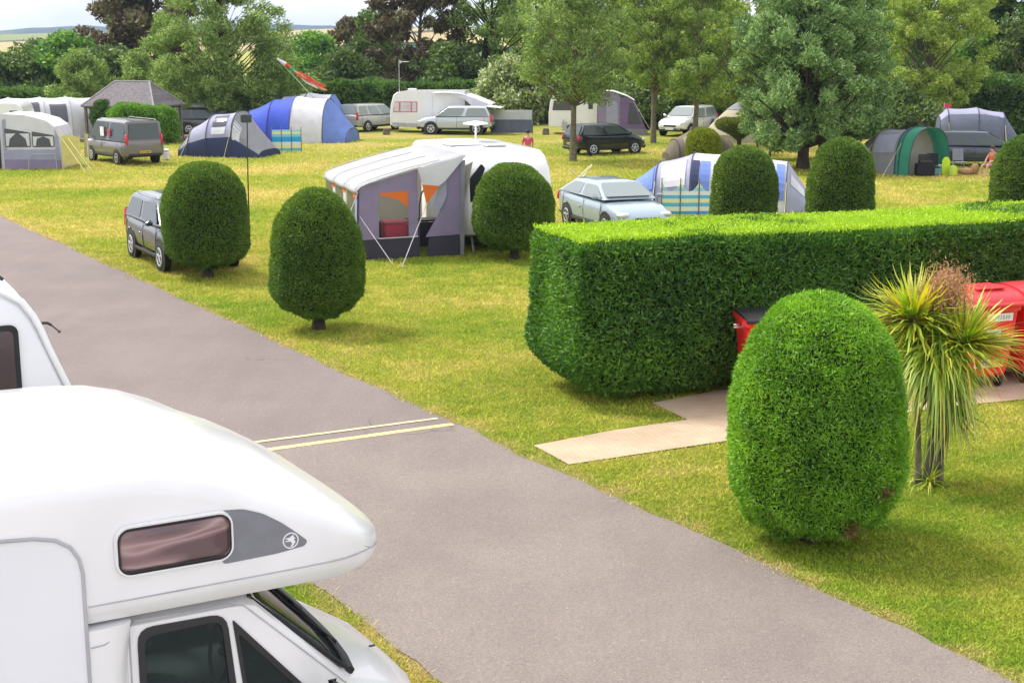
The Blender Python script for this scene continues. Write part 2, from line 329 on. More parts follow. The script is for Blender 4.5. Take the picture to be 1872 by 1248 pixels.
# block paved path
m, t, o = newmat('block_paving'); g = N(t, 'ShaderNodeNewGeometry'); mp = N(t, 'ShaderNodeMapping'); mp.inputs['Rotation'].default_value = (0,0,rad(28)); t.links.new(g.outputs['Position'], mp.inputs[0])
br = N(t, 'ShaderNodeTexBrick', Scale=3.6); br.inputs['Color1'].default_value = (.50,.38,.255,1); br.inputs['Color2'].default_value = (.45,.34,.23,1); br.inputs['Mortar'].default_value = (.37,.28,.19,1); br.inputs['Mortar Size'].default_value = .022
t.links.new(mp.outputs[0], br.inputs['Vector']); n = N(t, 'ShaderNodeTexNoise', Scale=1.3, Detail=5.0); t.links.new(g.outputs['Position'], n.inputs['Vector'])
m1 = N(t, 'ShaderNodeMixRGB', blend_type='MULTIPLY', Fac=.7); t.links.new(br.outputs['Color'], m1.inputs[1]); t.links.new(ramp(t, n.outputs['Fac'], [(.3,(.75,.75,.72)),(.65,(1.15,1.15,1.15))]), m1.inputs[2])
b = N(t, 'ShaderNodeBsdfPrincipled', Roughness=.85); t.links.new(m1.outputs[0], b.inputs['Base Color']); t.links.new(b.outputs[0], o.inputs[0]); M['paving'] = m
pm = MB(); pm.add([(x,y,.016) for x,y in PATHPOLY], [tuple(range(len(PATHPOLY)))]); tag(pm.build('path', M['paving']), kind='structure')
# unseen pale gravel added under and behind the viewpoint to reduce green bounce
M['gravel'] = mat('gravel', (.42,.39,.37), .9, var=.15, vs=20, bump=.6, bs=90)
tag(MB().add([(-30,-60,.004),(30,-60,.004),(30,7.2,.004),(-30,7.2,.004)],[(0,1,2,3)]).build('bounce_gravel_sheet', M['gravel']), kind='structure')
mh = MB(); mh.bbox((8.35,20.0-1.05,.012), (.5,.35,.02), .006); tag(mh.build('manhole_cover', mat('concrete_pale', (.6,.57,.54), .85)), 'small pale square drain cover set in the lawn right of the cordyline', 'drain cover')
# distant country: falling fields then blue wooded hills
M_haze = None
def field_mat(name, cols, sc):
    m, t, o = newmat(name); g = N(t, 'ShaderNodeNewGeometry'); mp = N(t, 'ShaderNodeMapping'); mp.inputs['Scale'].default_value = (sc, sc*.45, sc*3); t.links.new(g.outputs['Position'], mp.inputs[0])
    v = N(t, 'ShaderNodeTexVoronoi', Scale=1.0); t.links.new(mp.outputs[0], v.inputs['Vector']); sx = N(t, 'ShaderNodeSeparateXYZ'); t.links.new(v.outputs['Color'], sx.inputs[0])
    k = len(cols); r = ramp(t, sx.outputs['X'], [(i/k, c) for i, c in enumerate(cols)]); t.nodes[-1].color_ramp.interpolation = 'CONSTANT'
    v2 = N(t, 'ShaderNodeTexVoronoi', Scale=1.0, feature='DISTANCE_TO_EDGE'); t.links.new(mp.outputs[0], v2.inputs['Vector'])
    e = ramp(t, v2.outputs['Distance'], [(.03,(0,0,0)),(.06,(1,1,1))]); mx = N(t, 'ShaderNodeMixRGB'); t.links.new(e, mx.inputs[0]); mx.inputs[1].default_value = (.03,.05,.02,1); t.links.new(r, mx.inputs[2])
    b = N(t, 'ShaderNodeBsdfDiffuse'); t.links.new(mx.outputs[0], b.inputs[0]); t.links.new(b.outputs[0], o.inputs[0]); return m
M['field'] = field_mat('fields', [(.42,.33,.14),(.10,.16,.04),(.46,.38,.18),(.05,.09,.03),(.22,.24,.07),(.40,.30,.12)], .0035)
M['wood'] = field_mat('wooded_hills', [(.02,.035,.02),(.025,.045,.025),(.08,.11,.05),(.018,.03,.02),(.20,.18,.10)], .0045)
def hill(name, y0, y1, prof, mt, nx=90, ny=14):
    mb = MB(); X0, X1 = -1.0, 1.0
    for j in range(ny+1):
        f = j/ny; y = y0+(y1-y0)*f; e = math.sin(f*math.pi/2)**1.2
        for i in range(nx+1):
            u = i/nx*2-1; x = u*y*.62; mb.V.append((x, y, -2+e*(prof(u)+1.2*math.sin(i*.9+j)*.4)))
    mb.n = len(mb.V); w = nx+1; mb.F = [(j*w+i, j*w+i+1, j*w+w+i+1, j*w+w+i) for j in range(ny) for i in range(nx)]; mb.M = [0]*len(mb.F)
    o = mb.build(name, mt, smooth=0); return tag(o, kind='structure')
hill('hills', 420, 900, lambda u: 1+7*math.exp(-((u+.05)/.22)**2)+3*math.sin(u*5+1), M['field'])
hill('hills', 1300, 2200, lambda u: 15+7*math.sin(u*3.1+2)+4*math.sin(u*9)+12*math.exp(-((u+.12)/.2)**2), M['field'])
hill('hills', 2600, 3800, lambda u: 43+10*math.sin(u*4+2.6)+4*math.sin(u*13)+2.5*math.sin(u*47)+2*math.sin(u*90), M['wood'])

# ------------------------------------------------------------------ foliage tools
def unit(a): return a/np.maximum(1e-9, np.linalg.norm(a, axis=1, keepdims=True))
def rv(n, g=R): return unit(g.normal(size=(n,3)))
def leaves(P, D, Lh, Wd, spread, g=R):
    """rhombus leaves at P pointing roughly along D"""
    n = len(P); a = unit(D + rv(n, g)*spread); b = unit(np.cross(a, rv(n, g)))
    Lh = (Lh*g.uniform(.6, 1.3, n))[:,None]; Wd = (Wd*g.uniform(.7, 1.2, n))[:,None]
    V = np.empty((n,4,3)); V[:,0] = P - a*Lh*.35; V[:,1] = P + b*Wd*.5; V[:,2] = P + a*Lh*.65; V[:,3] = P - b*Wd*.5
    return V.reshape(-1,3)
def with_core(name, LV, CV, CF, mats, parent):
    """leaf quads plus a solid inner core in one mesh"""
    n = len(LV); F = np.vstack([np.arange(n).reshape(-1,4), CF+n]); mi = np.r_[np.zeros(n//4, int), np.ones(len(CF), int)]
    return raw(name, np.vstack([LV, CV]), 4, mats, mi, parent, F)
def bumpy(p, k, amp, ph=0):
    return amp*(np.sin(p[:,0]*k+ph)*np.sin(p[:,1]*k*1.3+ph*2)+.6*np.sin(p[:,2]*k*1.7+ph*3+p[:,0]*k*.7))
EGG = [(.035,.26),(.06,.46),(.12,.77),(.20,.92),(.32,.995),(.54,.99),(.66,.94),(.77,.86),(.85,.74),(.91,.60),(.955,.44),(.985,.26),(1.0,.02)]
DOME = [(.09,.22),(.125,.48),(.18,.84),(.26,.98),(.4,1.0),(.58,.995),(.70,.96),(.80,.88),(.88,.75),(.94,.57),(.98,.34),(1.0,.02)]
CONE = [(.085,.24),(.12,.42),(.165,.74),(.245,.96),(.32,1.0),(.45,.995),(.58,.965),(.70,.895),(.80,.78),(.88,.62),(.94,.44),(.98,.25),(1.0,.02)]
MUSH = [(.38,.06),(.52,.28),(.66,.66),(.77,.98),(.85,1.0),(.93,.93),(.98,.72),(1.0,.02)]
def topiary(name, label, px, py, h, r, prof, mats, n, leaf=(.05,.016), group='clipped topiary bushes', loc=None, seed=1, trunk=True, spread=.9, squash=1.0):
    g = np.random.default_rng(seed); p = np.array(prof); loc = loc or G(px, py)
    T = thing(name, label, 'topiary', loc, 0, group)
    zc = lambda s: np.interp(s, np.linspace(0,1,len(p)), p[:,0])*h; rc = lambda s: np.interp(s, np.linspace(0,1,len(p)), p[:,1])*r
    ss = np.linspace(0,1,200); seg = np.hypot(np.diff(zc(ss)), np.diff(rc(ss)))*(rc(ss)[1:]+rc(ss)[:-1]); cum = np.r_[0, np.cumsum(seg)]; 
    s = np.interp(g.uniform(0, cum[-1], n), cum, ss); th = g.uniform(0, 2*np.pi, n)
    def surf(s, th):
        rr = rc(s); z = zc(s); P = np.c_[rr*np.cos(th), rr*np.sin(th)*squash, z]; e = 1e-3
        dz = zc(np.minimum(1,s+e))-zc(np.maximum(0,s-e)); dr = rc(np.minimum(1,s+e))-rc(np.maximum(0,s-e)); Nn = unit(np.c_[dz*np.cos(th), dz*np.sin(th), -dr])
        w = np.clip((.30*h-z)/(.2*h), 0, 1)
        return P + Nn*(bumpy(P, 2.6, .028, seed)+bumpy(P, 9, .017, seed))[:,None] + Nn*(w*bumpy(P, 11, .05, seed))[:,None], Nn
    P, Nn = surf(s, th); P = P - Nn*(np.abs(g.normal(size=n))*.035)[:,None]
    stray = g.random(n) < .03; P[stray] += Nn[stray]*.025
    D = Nn*.8+np.array([0,0,.25]); LV = leaves(P, D, leaf[0], leaf[1], spread, g)
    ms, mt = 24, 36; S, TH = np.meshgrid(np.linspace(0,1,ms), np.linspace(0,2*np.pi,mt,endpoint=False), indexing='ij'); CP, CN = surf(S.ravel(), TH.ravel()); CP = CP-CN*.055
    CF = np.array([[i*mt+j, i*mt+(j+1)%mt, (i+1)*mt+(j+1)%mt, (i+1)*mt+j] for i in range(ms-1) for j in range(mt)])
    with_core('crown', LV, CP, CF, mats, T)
    if trunk:
        mb = MB(); rr = .1 if h > 1.5 else .06; z1 = p[0,0]*h+.35
        mb.tube([(0,0,-.03),(.01,0,z1*.4),(0,.01,z1)], [rr*1.5, rr*1.1, rr], 10)
        for k in range(4):
            a = k*1.6+seed; mb.tube([(0,0,z1*.5),(.10*math.cos(a),.10*math.sin(a),z1*.8),(.26*math.cos(a),.26*math.sin(a),z1+.12)], [rr*.5,rr*.4,rr*.3], 6)
        mb.build('trunk', M['bark'], T, smooth=50)
    return T
LM = {}
LM['yew'] = leafmat('yew_dark', [(0.0391,0.0973,0.0093),(0.0711,0.1622,0.0123),(0.1207,0.2189,0.0186),(0.2043,0.2838,0.0278)], .3, pos=.35)
LM['yew2'] = leafmat('yew_mid', [(0.0308,0.084,0.0084),(0.063,0.147,0.0126),(0.119,0.217,0.0196),(0.21,0.28,0.028)], .3, pos=.4)
LM['bright'] = leafmat('conifer_bright', [(0.069,0.1898,0.0092),(0.1265,0.3105,0.0115),(0.207,0.4255,0.0184),(0.322,0.552,0.0345)], .35, pos=.42, vs=2.2)
LM['lime'] = leafmat('conifer_lime', [(.08,.20,.008),(.14,.30,.012),(.22,.38,.02),(.34,.45,.03)], .35)
LM['gold'] = leafmat('golden_yew', [(0.125,0.208,0.006),(0.3125,0.364,0.01),(0.525,0.494,0.02)], .3)
LM['gold2'] = leafmat('olive_yew', [(.06,.10,.012),(.13,.17,.02),(.24,.26,.04)], .3)
LM['rust'] = leafmat('dead_foliage', [(.10,.03,.012),(.20,.07,.03),(.28,.13,.06)], .2)
T1 = topiary('topiary', 'large bright green egg-shaped topiary in front, between the road and the cordyline', 1506, 1002, 2.71, .95, EGG, [LM['bright'],M['core']], 110000, (.055,.014), loc=Vector((3.26,14.75,0)), seed=5, spread=1.1)
def patch(T, c, r, n, m_, lf=(.05,.016)):
    g = np.random.default_rng(int(abs(c[0])*100)); P = np.array(c)+g.normal(size=(n,3))*r; raw('dead_patch', leaves(P, np.array([[0,-1,0]]*n)*.6, lf[0], lf[1], 1.2, g), 4, m_, None, T)['kind'] = 'stuff'
patch(T1, (.56,-.68,.80), .045, 260, LM['rust']); patch(T1, (.28,-.66,.36), .05, 260, LM['rust'])
topiary('topiary', 'dark green egg-shaped topiary with a pointed base by the road, left of the grey awning', 581, 604, 2.74, .88, CONE, [LM['yew'],M['core']], 70000, (.055,.018), loc=G(581,604)+Vector((0,.1,0)), seed=2)
topiary('topiary', 'dark green rounded topiary standing in front of the small dark blue car', 378, 508, 2.66, 1.0, DOME, [LM['yew'],M['core']], 60000, (.06,.02), loc=G(378,508)+Vector((0,.1,0)), seed=3)
topiary('topiary', 'mid green round topiary in front of the white touring caravan', 940, 474, 2.46, 1.0, [(.10,.30),(.14,.52),(.21,.82),(.30,.97),(.45,1),(.60,.985),(.73,.90),(.84,.74),(.92,.54),(.97,.33),(1,.02)], [LM['yew'],M['core']], 50000, (.065,.022), seed=4)
topiary('topiary', 'green and brown domed topiary directly in front of the pale blue tent', 1361, 470, 2.74, .88, DOME, [LM['yew2'],M['core']], 45000, (.065,.022), loc=Vector((AY(1361,37.0),37.0,0)), seed=6)
topiary('topiary', 'bright topped domed topiary behind the hedge, left of the empty lawn', 1535, 470, 2.96, .87, DOME, [LM['yew2'],M['core']], 45000, (.065,.022), loc=Vector((AY(1535,36.3),36.3,0)), seed=7)
topiary('topiary', 'bright topped domed topiary cut off by the right edge, beside the seated person', 1872, 470, 3.10, .86, DOME, [LM['yew2'],M['core']], 45000, (.065,.022), loc=Vector((AY(1872,36.0),36.0,0)), seed=8)
topiary('topiary', 'small low golden yellow topiary ball in front of the brown tent', 1285, 282, 1.72, .74, DOME, [LM['gold'],M['core']], 14000, (.12,.05), loc=Vector((AY(1285,62.5),62.5,0)), seed=9)
topiary('topiary', 'flat-topped umbrella-shaped topiary in front of the cream bell tent', 1350, 262, 1.75, 1.15, MUSH, [LM['gold2'],M['core']], 12000, (.14,.05), loc=Vector((AY(1352,70),70,0)), seed=10)

# ---- long clipped hedge and the others (rounded boxes)
def rbox(n, d, r, g):
    d = np.array(d)/2; ar = np.array([d[1]*d[2], d[0]*d[2], d[0]*d[1]*.9]); ax = g.choice(3, n, p=ar/ar.sum()); P = g.uniform(-1,1,(n,3))*d
    sg = np.where(g.random(n) < .5, -1, 1); sg = np.where(ax == 2, np.where(g.random(n) < .85, 1, -1), sg); P[np.arange(n), ax] = sg*d[ax]; return rround(P, d, r)
def rround(P, d, r):
    q = np.clip(P, -(d-r), d-r); Nn = unit(P-q+1e-9); return q+Nn*r, Nn
def hedge(name, label, loc, rz, size, mats, n, leaf, r=.12, under=.0, seed=1, zoff=0.0, group=None, wob=.05, trunks=None):
    g = np.random.default_rng(seed); T = thing(name, label, 'hedge', loc, rz, group); Lx, Ly, Lz = size; d = np.array(size)/2
    def shape(P, Nn):
        P = P.copy(); P[:,2] += Lz/2+zoff; w = np.clip((.70-P[:,2])/.70, 0, 1)**1.6*under
        P[:,1] -= np.sign(P[:,1])*w*.8*np.minimum(1, np.abs(P[:,1])/(Ly/2)); P[:,0] += w*1.25*(np.clip((1.2-(P[:,0]+Lx/2))/1.2, 0, 1))
        # the hedge rides up where it is cut away at its near left end
        P[:,2] += under*.22*np.clip((1.0-(P[:,0]+Lx/2))/1.0, 0, 1)**2*np.clip((.9-P[:,2])/.9, 0, 1)
        return P + Nn*(bumpy(P, 1.3, wob, seed)+bumpy(P, 4.5, wob*.5, seed+1))[:,None]
    P, Nn = rbox(n, size, r, g); P = shape(P, Nn)-Nn*(np.abs(g.normal(size=n))*.05)[:,None]
    LV = leaves(P, Nn*.7+np.array([0,0,.35]), leaf[0], leaf[1], .95, g)
    # core
    fr = []; cf = []; b = 0
    for ax in range(3):
        o1, o2 = [i for i in range(3) if i != ax]; n1 = max(3, int(size[o1]/.4)); n2 = max(3, int(size[o2]/.4))
        for s in (-1, 1):
            A, B = np.meshgrid(np.linspace(-1,1,n1), np.linspace(-1,1,n2), indexing='ij'); Q = np.zeros((n1*n2,3)); Q[:,ax] = s*d[ax]; Q[:,o1] = A.ravel()*d[o1]; Q[:,o2] = B.ravel()*d[o2]
            fr.append(Q); cf += [[b+i*n2+j, b+i*n2+j+1, b+(i+1)*n2+j+1, b+(i+1)*n2+j] for i in range(n1-1) for j in range(n2-1)]; b += n1*n2
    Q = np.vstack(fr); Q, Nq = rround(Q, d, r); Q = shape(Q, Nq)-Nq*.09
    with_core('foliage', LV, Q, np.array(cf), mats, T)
    if trunks:
        for x in trunks:
            mb = MB(); mb.tube([(x,0,-.05),(x+.03,-.02,.25),(x,0,.6)], [.13,.09,.07], 8)
            mb.tube([(x,0,.15),(x+.25,-.2,.6)], [.05,.03], 6); mb.tube([(x,0,.12),(x-.2,-.15,.6)], [.05,.03], 6); mb.build('trunk', M['bark'], T, smooth=50)
    return T
LM['hedge'] = leafmat('leylandii', [(0.0262,0.0871,0.0145),(0.0523,0.1597,0.0203),(0.1016,0.2468,0.0262),(0.2033,0.392,0.0319)], .3, pos=.35, vs=.8)
LM['laurel'] = leafmat('laurel', [(0.06,0.168,0.0096),(0.12,0.288,0.0144),(0.216,0.408,0.0216)], .3, gloss=.1)
LM['field'] = leafmat('field_hedge', [(0.0337,0.0841,0.0187),(0.0654,0.1402,0.0261),(0.1214,0.2242,0.0374),(0.1869,0.299,0.0561)], .3, pos=.4, vs=.6)
ha = rad(90-70); hd = Vector((math.sin(rad(70)), math.cos(rad(70)), 0)); hp = Vector((-math.cos(rad(70)), math.sin(rad(70)), 0))
A0 = Vector((.93, 20.29, 0)); HL = 13.2; HW = 2.05
c = A0 + hd*(HL/2+.0) + hp*(HW/2)
hedge('long_hedge', 'long tall clipped conifer hedge with bright lime top in front of the parked silver car', c, ha, (HL, HW, 2.34), [LM['hedge'],M['core']], 300000, (.10,.027), r=.22, under=.42, seed=21, zoff=.12, wob=.06, trunks=[-HL/2+.95,-HL/2+2.2,-HL/2+3.6,-HL/2+5.2])
# fresh clipped shoots on the flat top, sky light painted into their paler colour
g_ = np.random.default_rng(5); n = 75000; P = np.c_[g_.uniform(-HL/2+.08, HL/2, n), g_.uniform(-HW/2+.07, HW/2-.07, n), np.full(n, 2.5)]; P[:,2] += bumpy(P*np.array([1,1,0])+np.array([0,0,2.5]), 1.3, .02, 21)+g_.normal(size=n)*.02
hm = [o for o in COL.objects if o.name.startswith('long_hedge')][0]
LM['top'] = leafmat('skylit_clipped_shoots', [(.24,.42,.010),(.36,.56,.016),(.50,.66,.03)], .3, pos=.3)
raw('skylit_top_growth', leaves(P, np.tile([0,0,.8], (n,1)), .06, .018, .9, g_), 4, LM['top'], None, hm)
H_ = lambda lab, p, q, w, h, m_, n, lf, seed, nm='hedge', **k: (lambda a, b: hedge(nm, lab, (a+b)/2, math.atan2((b-a).y, (b-a).x), ((b-a).length, w, h), [m_,M['core']], n, lf, seed=seed, **k))(p, q)
H_('bright green rounded laurel hedge behind the grey van', G(196,266)+Vector((0,1,0)), G(316,262)+Vector((0,1,0)), 2.4, 2.0, LM['laurel'], 26000, (.16,.09), 31, r=.6, wob=.1)
H_('short bright green hedge beside the long white awning', G(84,262)+Vector((0,4,0)), G(160,262)+Vector((0,4,0)), 2.2, 1.75, LM['laurel'], 18000, (.16,.09), 32, r=.5, wob=.1)
H_('dull olive rounded shrub between the two bright hedges', G(166,262)+Vector((0,2,0)), G(212,262)+Vector((0,2,0)), 2.0, 2.25, LM['field'], 12000, (.2,.08), 33, nm='shrub', r=.9, wob=.12)
H_('dark field hedge along the back of the site, left part', Vector((-42,101,0)), Vector((-19,103,0)), 3, 2.1, LM['field'], 26000, (.32,.15), 34, r=.5, wob=.15)
H_('dark field hedge running behind the blue tents and the caravan', Vector((-19.2,103,0)), Vector((3.5,100,0)), 3, 2.6, LM['field'], 36000, (.32,.15), 35, r=.5, wob=.18)
H_('tall dark hedge behind the navy tent at the right edge', Vector((23,88,0)), Vector((36,84,0)), 3, 3.2, LM['field'], 24000, (.3,.16), 36, r=.8, wob=.2)

# ---- grass: blades on the lawns near the camera
def grass():
    g = np.random.default_rng(12); n = 1900000
    y = 10.3+(g.random(n)**1.9)*72; x = g.uniform(-.40,.40,n)*(y+2); c = x*NR.x+y*NR.y
    e = .05*np.sin((y*NR.x-x*NR.y)*2.3)+g.normal(size=n)*.04
    ok = (c > C_R+.0+e) | (c < C_L-.0+e)
    poly = np.array(PATHPOLY); ins = np.zeros(n, bool); j = len(poly)-1
    for i in range(len(poly)):
        xi, yi = poly[i]; xj, yj = poly[j]; cr_ = ((yi > y) != (yj > y)) & (x < (xj-xi)*(y-yi)/(yj-yi+1e-12)+xi); ins ^= cr_; j = i
    ok &= ~ins; ok &= g.random(n) > (y-38)/44; ok &= g.random(n) < .5+.5*np.sin(x*3.1+np.sin(y*2.3)*2)*np.sin(y*2.7+x)*.6+.25
    x, y = x[ok], y[ok]; n = len(x); sc = 1+(y-10)/22; h = g.uniform(.014,.032,n)*sc; w = g.uniform(.004,.0075,n)*sc; a = g.uniform(0,2*np.pi,n); ln = g.normal(size=(n,2))*.95*h[:,None]
    V = np.zeros((n,3,3)); V[:,0] = np.c_[x-np.cos(a)*w, y-np.sin(a)*w, np.zeros(n)]; V[:,1] = np.c_[x+np.cos(a)*w, y+np.sin(a)*w, np.zeros(n)]; V[:,2] = np.c_[x+ln[:,0], y+ln[:,1], h]
    tag(raw('grass', V.reshape(-1,3), 3, M['blade']), kind='stuff')
grass()

# ------------------------------------------------------------------ trees
def crown_pts(g, n, clumps, fill=.35):
    """points in leaf clumps: clumps = list of (cx,cy,cz,r)"""
    c = np.array(clumps); w = c[:,3]**2; idx = g.choice(len(c), n, p=w/w.sum()); d = rv(n, g)*(g.random(n)**fill)[:,None]
    P = c[idx,:3]+d*c[idx,3:4]*np.array([1,1,.8]); return P, d
def make_tree(name, label, loc, h, cr, cz0, bark, leafm, n=16000, leaf=(.22,.07), ncl=60, droop=.0, shape=1.0, seed=1, tr=.16, clr=.17, group='trees around the camping field', trunks=1, gap=.0, lean=0):
    """h total height, cr crown radius, cz0 height where the crown starts"""
    g = np.random.default_rng(seed); rg = random.Random(seed); leaf = (leaf[0]*1.3, leaf[1]*1.4); n = int(n*.8); T = thing(name, label, 'tree', loc, 0, group)
    mb = MB(); cl = []; H = h-cz0
    for k in range(ncl):
        u = rg.random(); th = rg.uniform(0, 2*math.pi); z = cz0+H*u
        env = math.sin(math.pi*min(1, max(.0, (u*.88+.10))**shape))**.6*cr; rr = env*math.sqrt(rg.uniform(gap, 1))
        cl.append((rr*math.cos(th), rr*math.sin(th), z, clr*cr*rg.uniform(.7,1.45)))
    for tk in range(trunks):
        ox = (tk-(trunks-1)/2)*.55; top = cz0+H*.8; sp = [(ox,0,-.08),(ox*1.1+lean*.3,.03,cz0*.5)]; 
        for i in range(1,6): sp.append((ox*1.3+lean+rg.uniform(-.12,.12)*i*.6, rg.uniform(-.12,.12)*i*.6, cz0*.5+(top-cz0*.5)*i/5))
        mb.tube(sp, [tr*1.45,tr*1.05,tr*.9,tr*.7,tr*.5,tr*.3,tr*.1], 9)
        for k, c in enumerate(cl):
            if k % 3 and ncl > 40 and rg.random() < .35: continue
            if k % trunks != tk: continue
            zb = max(cz0*.92, c[2]-math.hypot(c[0],c[1])*rg.uniform(.6,1.0)-.2); f = (zb-cz0*.5)/(top-cz0*.5); f = min(.95, max(0, f)); i = min(4, int(f*5)); fr = f*5-i
            a = Vector(sp[1+i]); b = Vector(sp[min(6,2+i)]); s0 = a.lerp(b, fr); e = Vector(c[:3]); md = s0.lerp(e, .5)+Vector((0,0,rg.uniform(-.1,.25)))
            r0 = tr*.33*(1-f*.7); mb.tube([s0, md, e], [r0, r0*.6, .012], 5, cap=False)
            for _ in range(2):
                q = e+Vector((rg.uniform(-1,1),rg.uniform(-1,1),rg.uniform(-.6,1)))*c[3]; mb.tube([md.lerp(e,.5), q], [r0*.3,.008], 4, cap=False)
    mb.build('trunk', bark, T, smooth=60)
    P, d = crown_pts(g, n, cl); D = d*.5+np.array([0,0,-droop+.15]); raw('crown', leaves(P, D, leaf[0], leaf[1], .8, g), 4, leafm, None, T)
    return T
LM['willow'] = leafmat('willow', [(0.0734,0.1292,0.0267),(0.1394,0.2227,0.0466),(0.242,0.3447,0.0832),(0.396,0.5028,0.1497)], .4, pos=.35)
LM['willowg'] = leafmat('willow_silver', [(0.0583,0.1187,0.0327),(0.1167,0.2136,0.0594),(0.2083,0.3322,0.104),(0.3999,0.5378,0.2079)], .35, pos=.35)
LM['birch'] = leafmat('birch_yellowgreen', [(0.108,0.1795,0.0351),(0.1944,0.295,0.0527),(0.3132,0.4232,0.0878),(0.4752,0.5771,0.1755)], .45, pos=.35)
LM['birchl'] = leafmat('light_yellowgreen', [(0.1333,0.2185,0.03),(0.246,0.345,0.0526),(0.3895,0.483,0.09),(0.533,0.6095,0.18)], .45, pos=.35)
LM['oak'] = leafmat('dark_oak', [(0.031,0.066,0.0155),(0.066,0.1203,0.0232),(0.1165,0.1845,0.035),(0.1941,0.2717,0.0582)], .3, pos=.4)
LM['copper'] = leafmat('copper_beech', [(0.0475,0.0302,0.0215),(0.0971,0.0604,0.0345),(0.1402,0.1079,0.0475),(0.1294,0.1725,0.0475)], .3, pos=.4)
LM['green'] = leafmat('fresh_green', [(0.0448,0.1271,0.0209),(0.0897,0.2168,0.0329),(0.1644,0.3289,0.0448),(0.284,0.4634,0.0747)], .35, pos=.35)
LM['elder'] = leafmat('elder_with_flower', [(0.0792,0.132,0.0264),(0.1716,0.2508,0.0528),(0.3432,0.4092,0.1584),(0.66,0.66,0.4488)], .4, pos=.2)
def tr_(label, px, Y, h, cr, cz0, lm, name='tree', bark='barkg', dy=0, **k):
    return make_tree(name, label, Vector((AY(px, Y), Y, dy)), h, cr, cz0, M[bark], LM[lm], **k)
# left background row
tr_('dark green hawthorn at the left edge behind the far hedge', 15, 106, 4.0, 3.0, .3, 'oak', n=14000, leaf=(.3,.15), seed=40, clr=.3)
tr_('dark brownish tree second from the left edge behind the far hedge', 75, 110, 5.0, 3.0, .4, 'oak', n=14000, leaf=(.3,.15), seed=41, clr=.3)
tr_('rounded mid green tree left of the copper beech', 140, 108, 5.4, 3.2, .4, 'green', n=15000, leaf=(.3,.15), seed=42, clr=.3)
tr_('copper beech with dark purplish foliage behind the slate roof shelter', 255, 112, 10.4, 4.6, 1.0, 'copper', name='copper_beech', n=24000, leaf=(.3,.17), seed=43, ncl=80, clr=.2, tr=.25)
tr_('dark green tree low behind the young willows', 205, 104, 4.6, 3.0, .3, 'oak', n=11000, leaf=(.3,.15), seed=44, clr=.3)
tr_('young pale willow with upright shoots left of the slate roof shelter', 152, 90, 4.7, 2.1, .6, 'willow', name='willow_tree', n=15000, leaf=(.22,.06), seed=45, shape=.8, ncl=70, clr=.22, tr=.1)
tr_('round pale willow bush just behind the slate roof shelter', 252, 97, 4.6, 1.9, .5, 'willow', name='willow_tree', n=12000, leaf=(.22,.06), seed=46, ncl=60, clr=.25, tr=.1)
tr_('big spreading willow with feathery grey green foliage above the grey and navy tent', 408, 88.5, 9.5, 4.3, 1.2, 'willow', name='willow_tree', bark='bark', n=56000, leaf=(.24,.06), seed=47, ncl=240, clr=.13, tr=.18, droop=.1)
tr_('low leafy willow growth left of the big willow trunk', 345, 95, 4.4, 2.4, .4, 'willow', name='willow_tree', n=14000, leaf=(.22,.06), seed=48, clr=.25, tr=.08)
tr_('low willow growth right of the big willow trunk', 505, 92, 4.6, 2.3, .5, 'willow', name='willow_tree', n=14000, leaf=(.22,.06), seed=49, clr=.25, tr=.08)
# middle background
tr_('fresh green tree right of the big willow behind the striped wind sock', 575, 112, 5.6, 2.6, .4, 'green', n=14000, leaf=(.28,.13), seed=50, clr=.28)
tr_('dark bush behind the far hedge over the silver people carrier', 632, 108, 4.2, 2.8, .3, 'oak', n=13000, leaf=(.28,.13), seed=51, clr=.3)
tr_('small brownish oak on the skyline left of the dark weeping tree', 640, 128, 7.2, 2.2, 1.6, 'copper', n=8000, leaf=(.3,.17), seed=52, clr=.26)
tr_('mid green tree on the skyline touching the dark weeping tree', 690, 124, 7.6, 2.8, 1.2, 'oak', n=12000, leaf=(.3,.17), seed=53, clr=.26)
tr_('tall dark weeping tree above the caravan with the television aerial', 765, 108, 11.5, 3.6, .5, 'copper', n=30000, leaf=(.42,.12), seed=54, ncl=120, clr=.17, droop=.8, tr=.3)
tr_('dark bushy tree low behind the caravan awning', 820, 104, 4.6, 3.0, .2, 'oak', n=15000, leaf=(.28,.13), seed=55, clr=.3)
tr_('tall sparse tree with bare dark limbs right of the dark weeping tree', 895, 107, 12, 4.2, 1.6, 'willow', bark='twig', n=17000, leaf=(.26,.12), seed=56, ncl=110, clr=.13, tr=.3, trunks=2)
tr_('sparse airy tree with sky showing through behind the second caravan', 985, 114, 12, 4.2, 2.0, 'birch', bark='twig', n=20000, leaf=(.26,.12), seed=57, ncl=90, clr=.15, tr=.24)
tr_('pale flowering elder bush right of the grey windbreak', 935, 97, 3.9, 2.5, .2, 'elder', name='elder_bush', n=17000, leaf=(.24,.12), seed=58, clr=.3, tr=.08)
tr_('second pale elder bush beside the second caravan', 985, 99, 3.1, 1.9, .1, 'elder', name='elder_bush', n=11000, leaf=(.24,.12), seed=59, clr=.3, tr=.08)
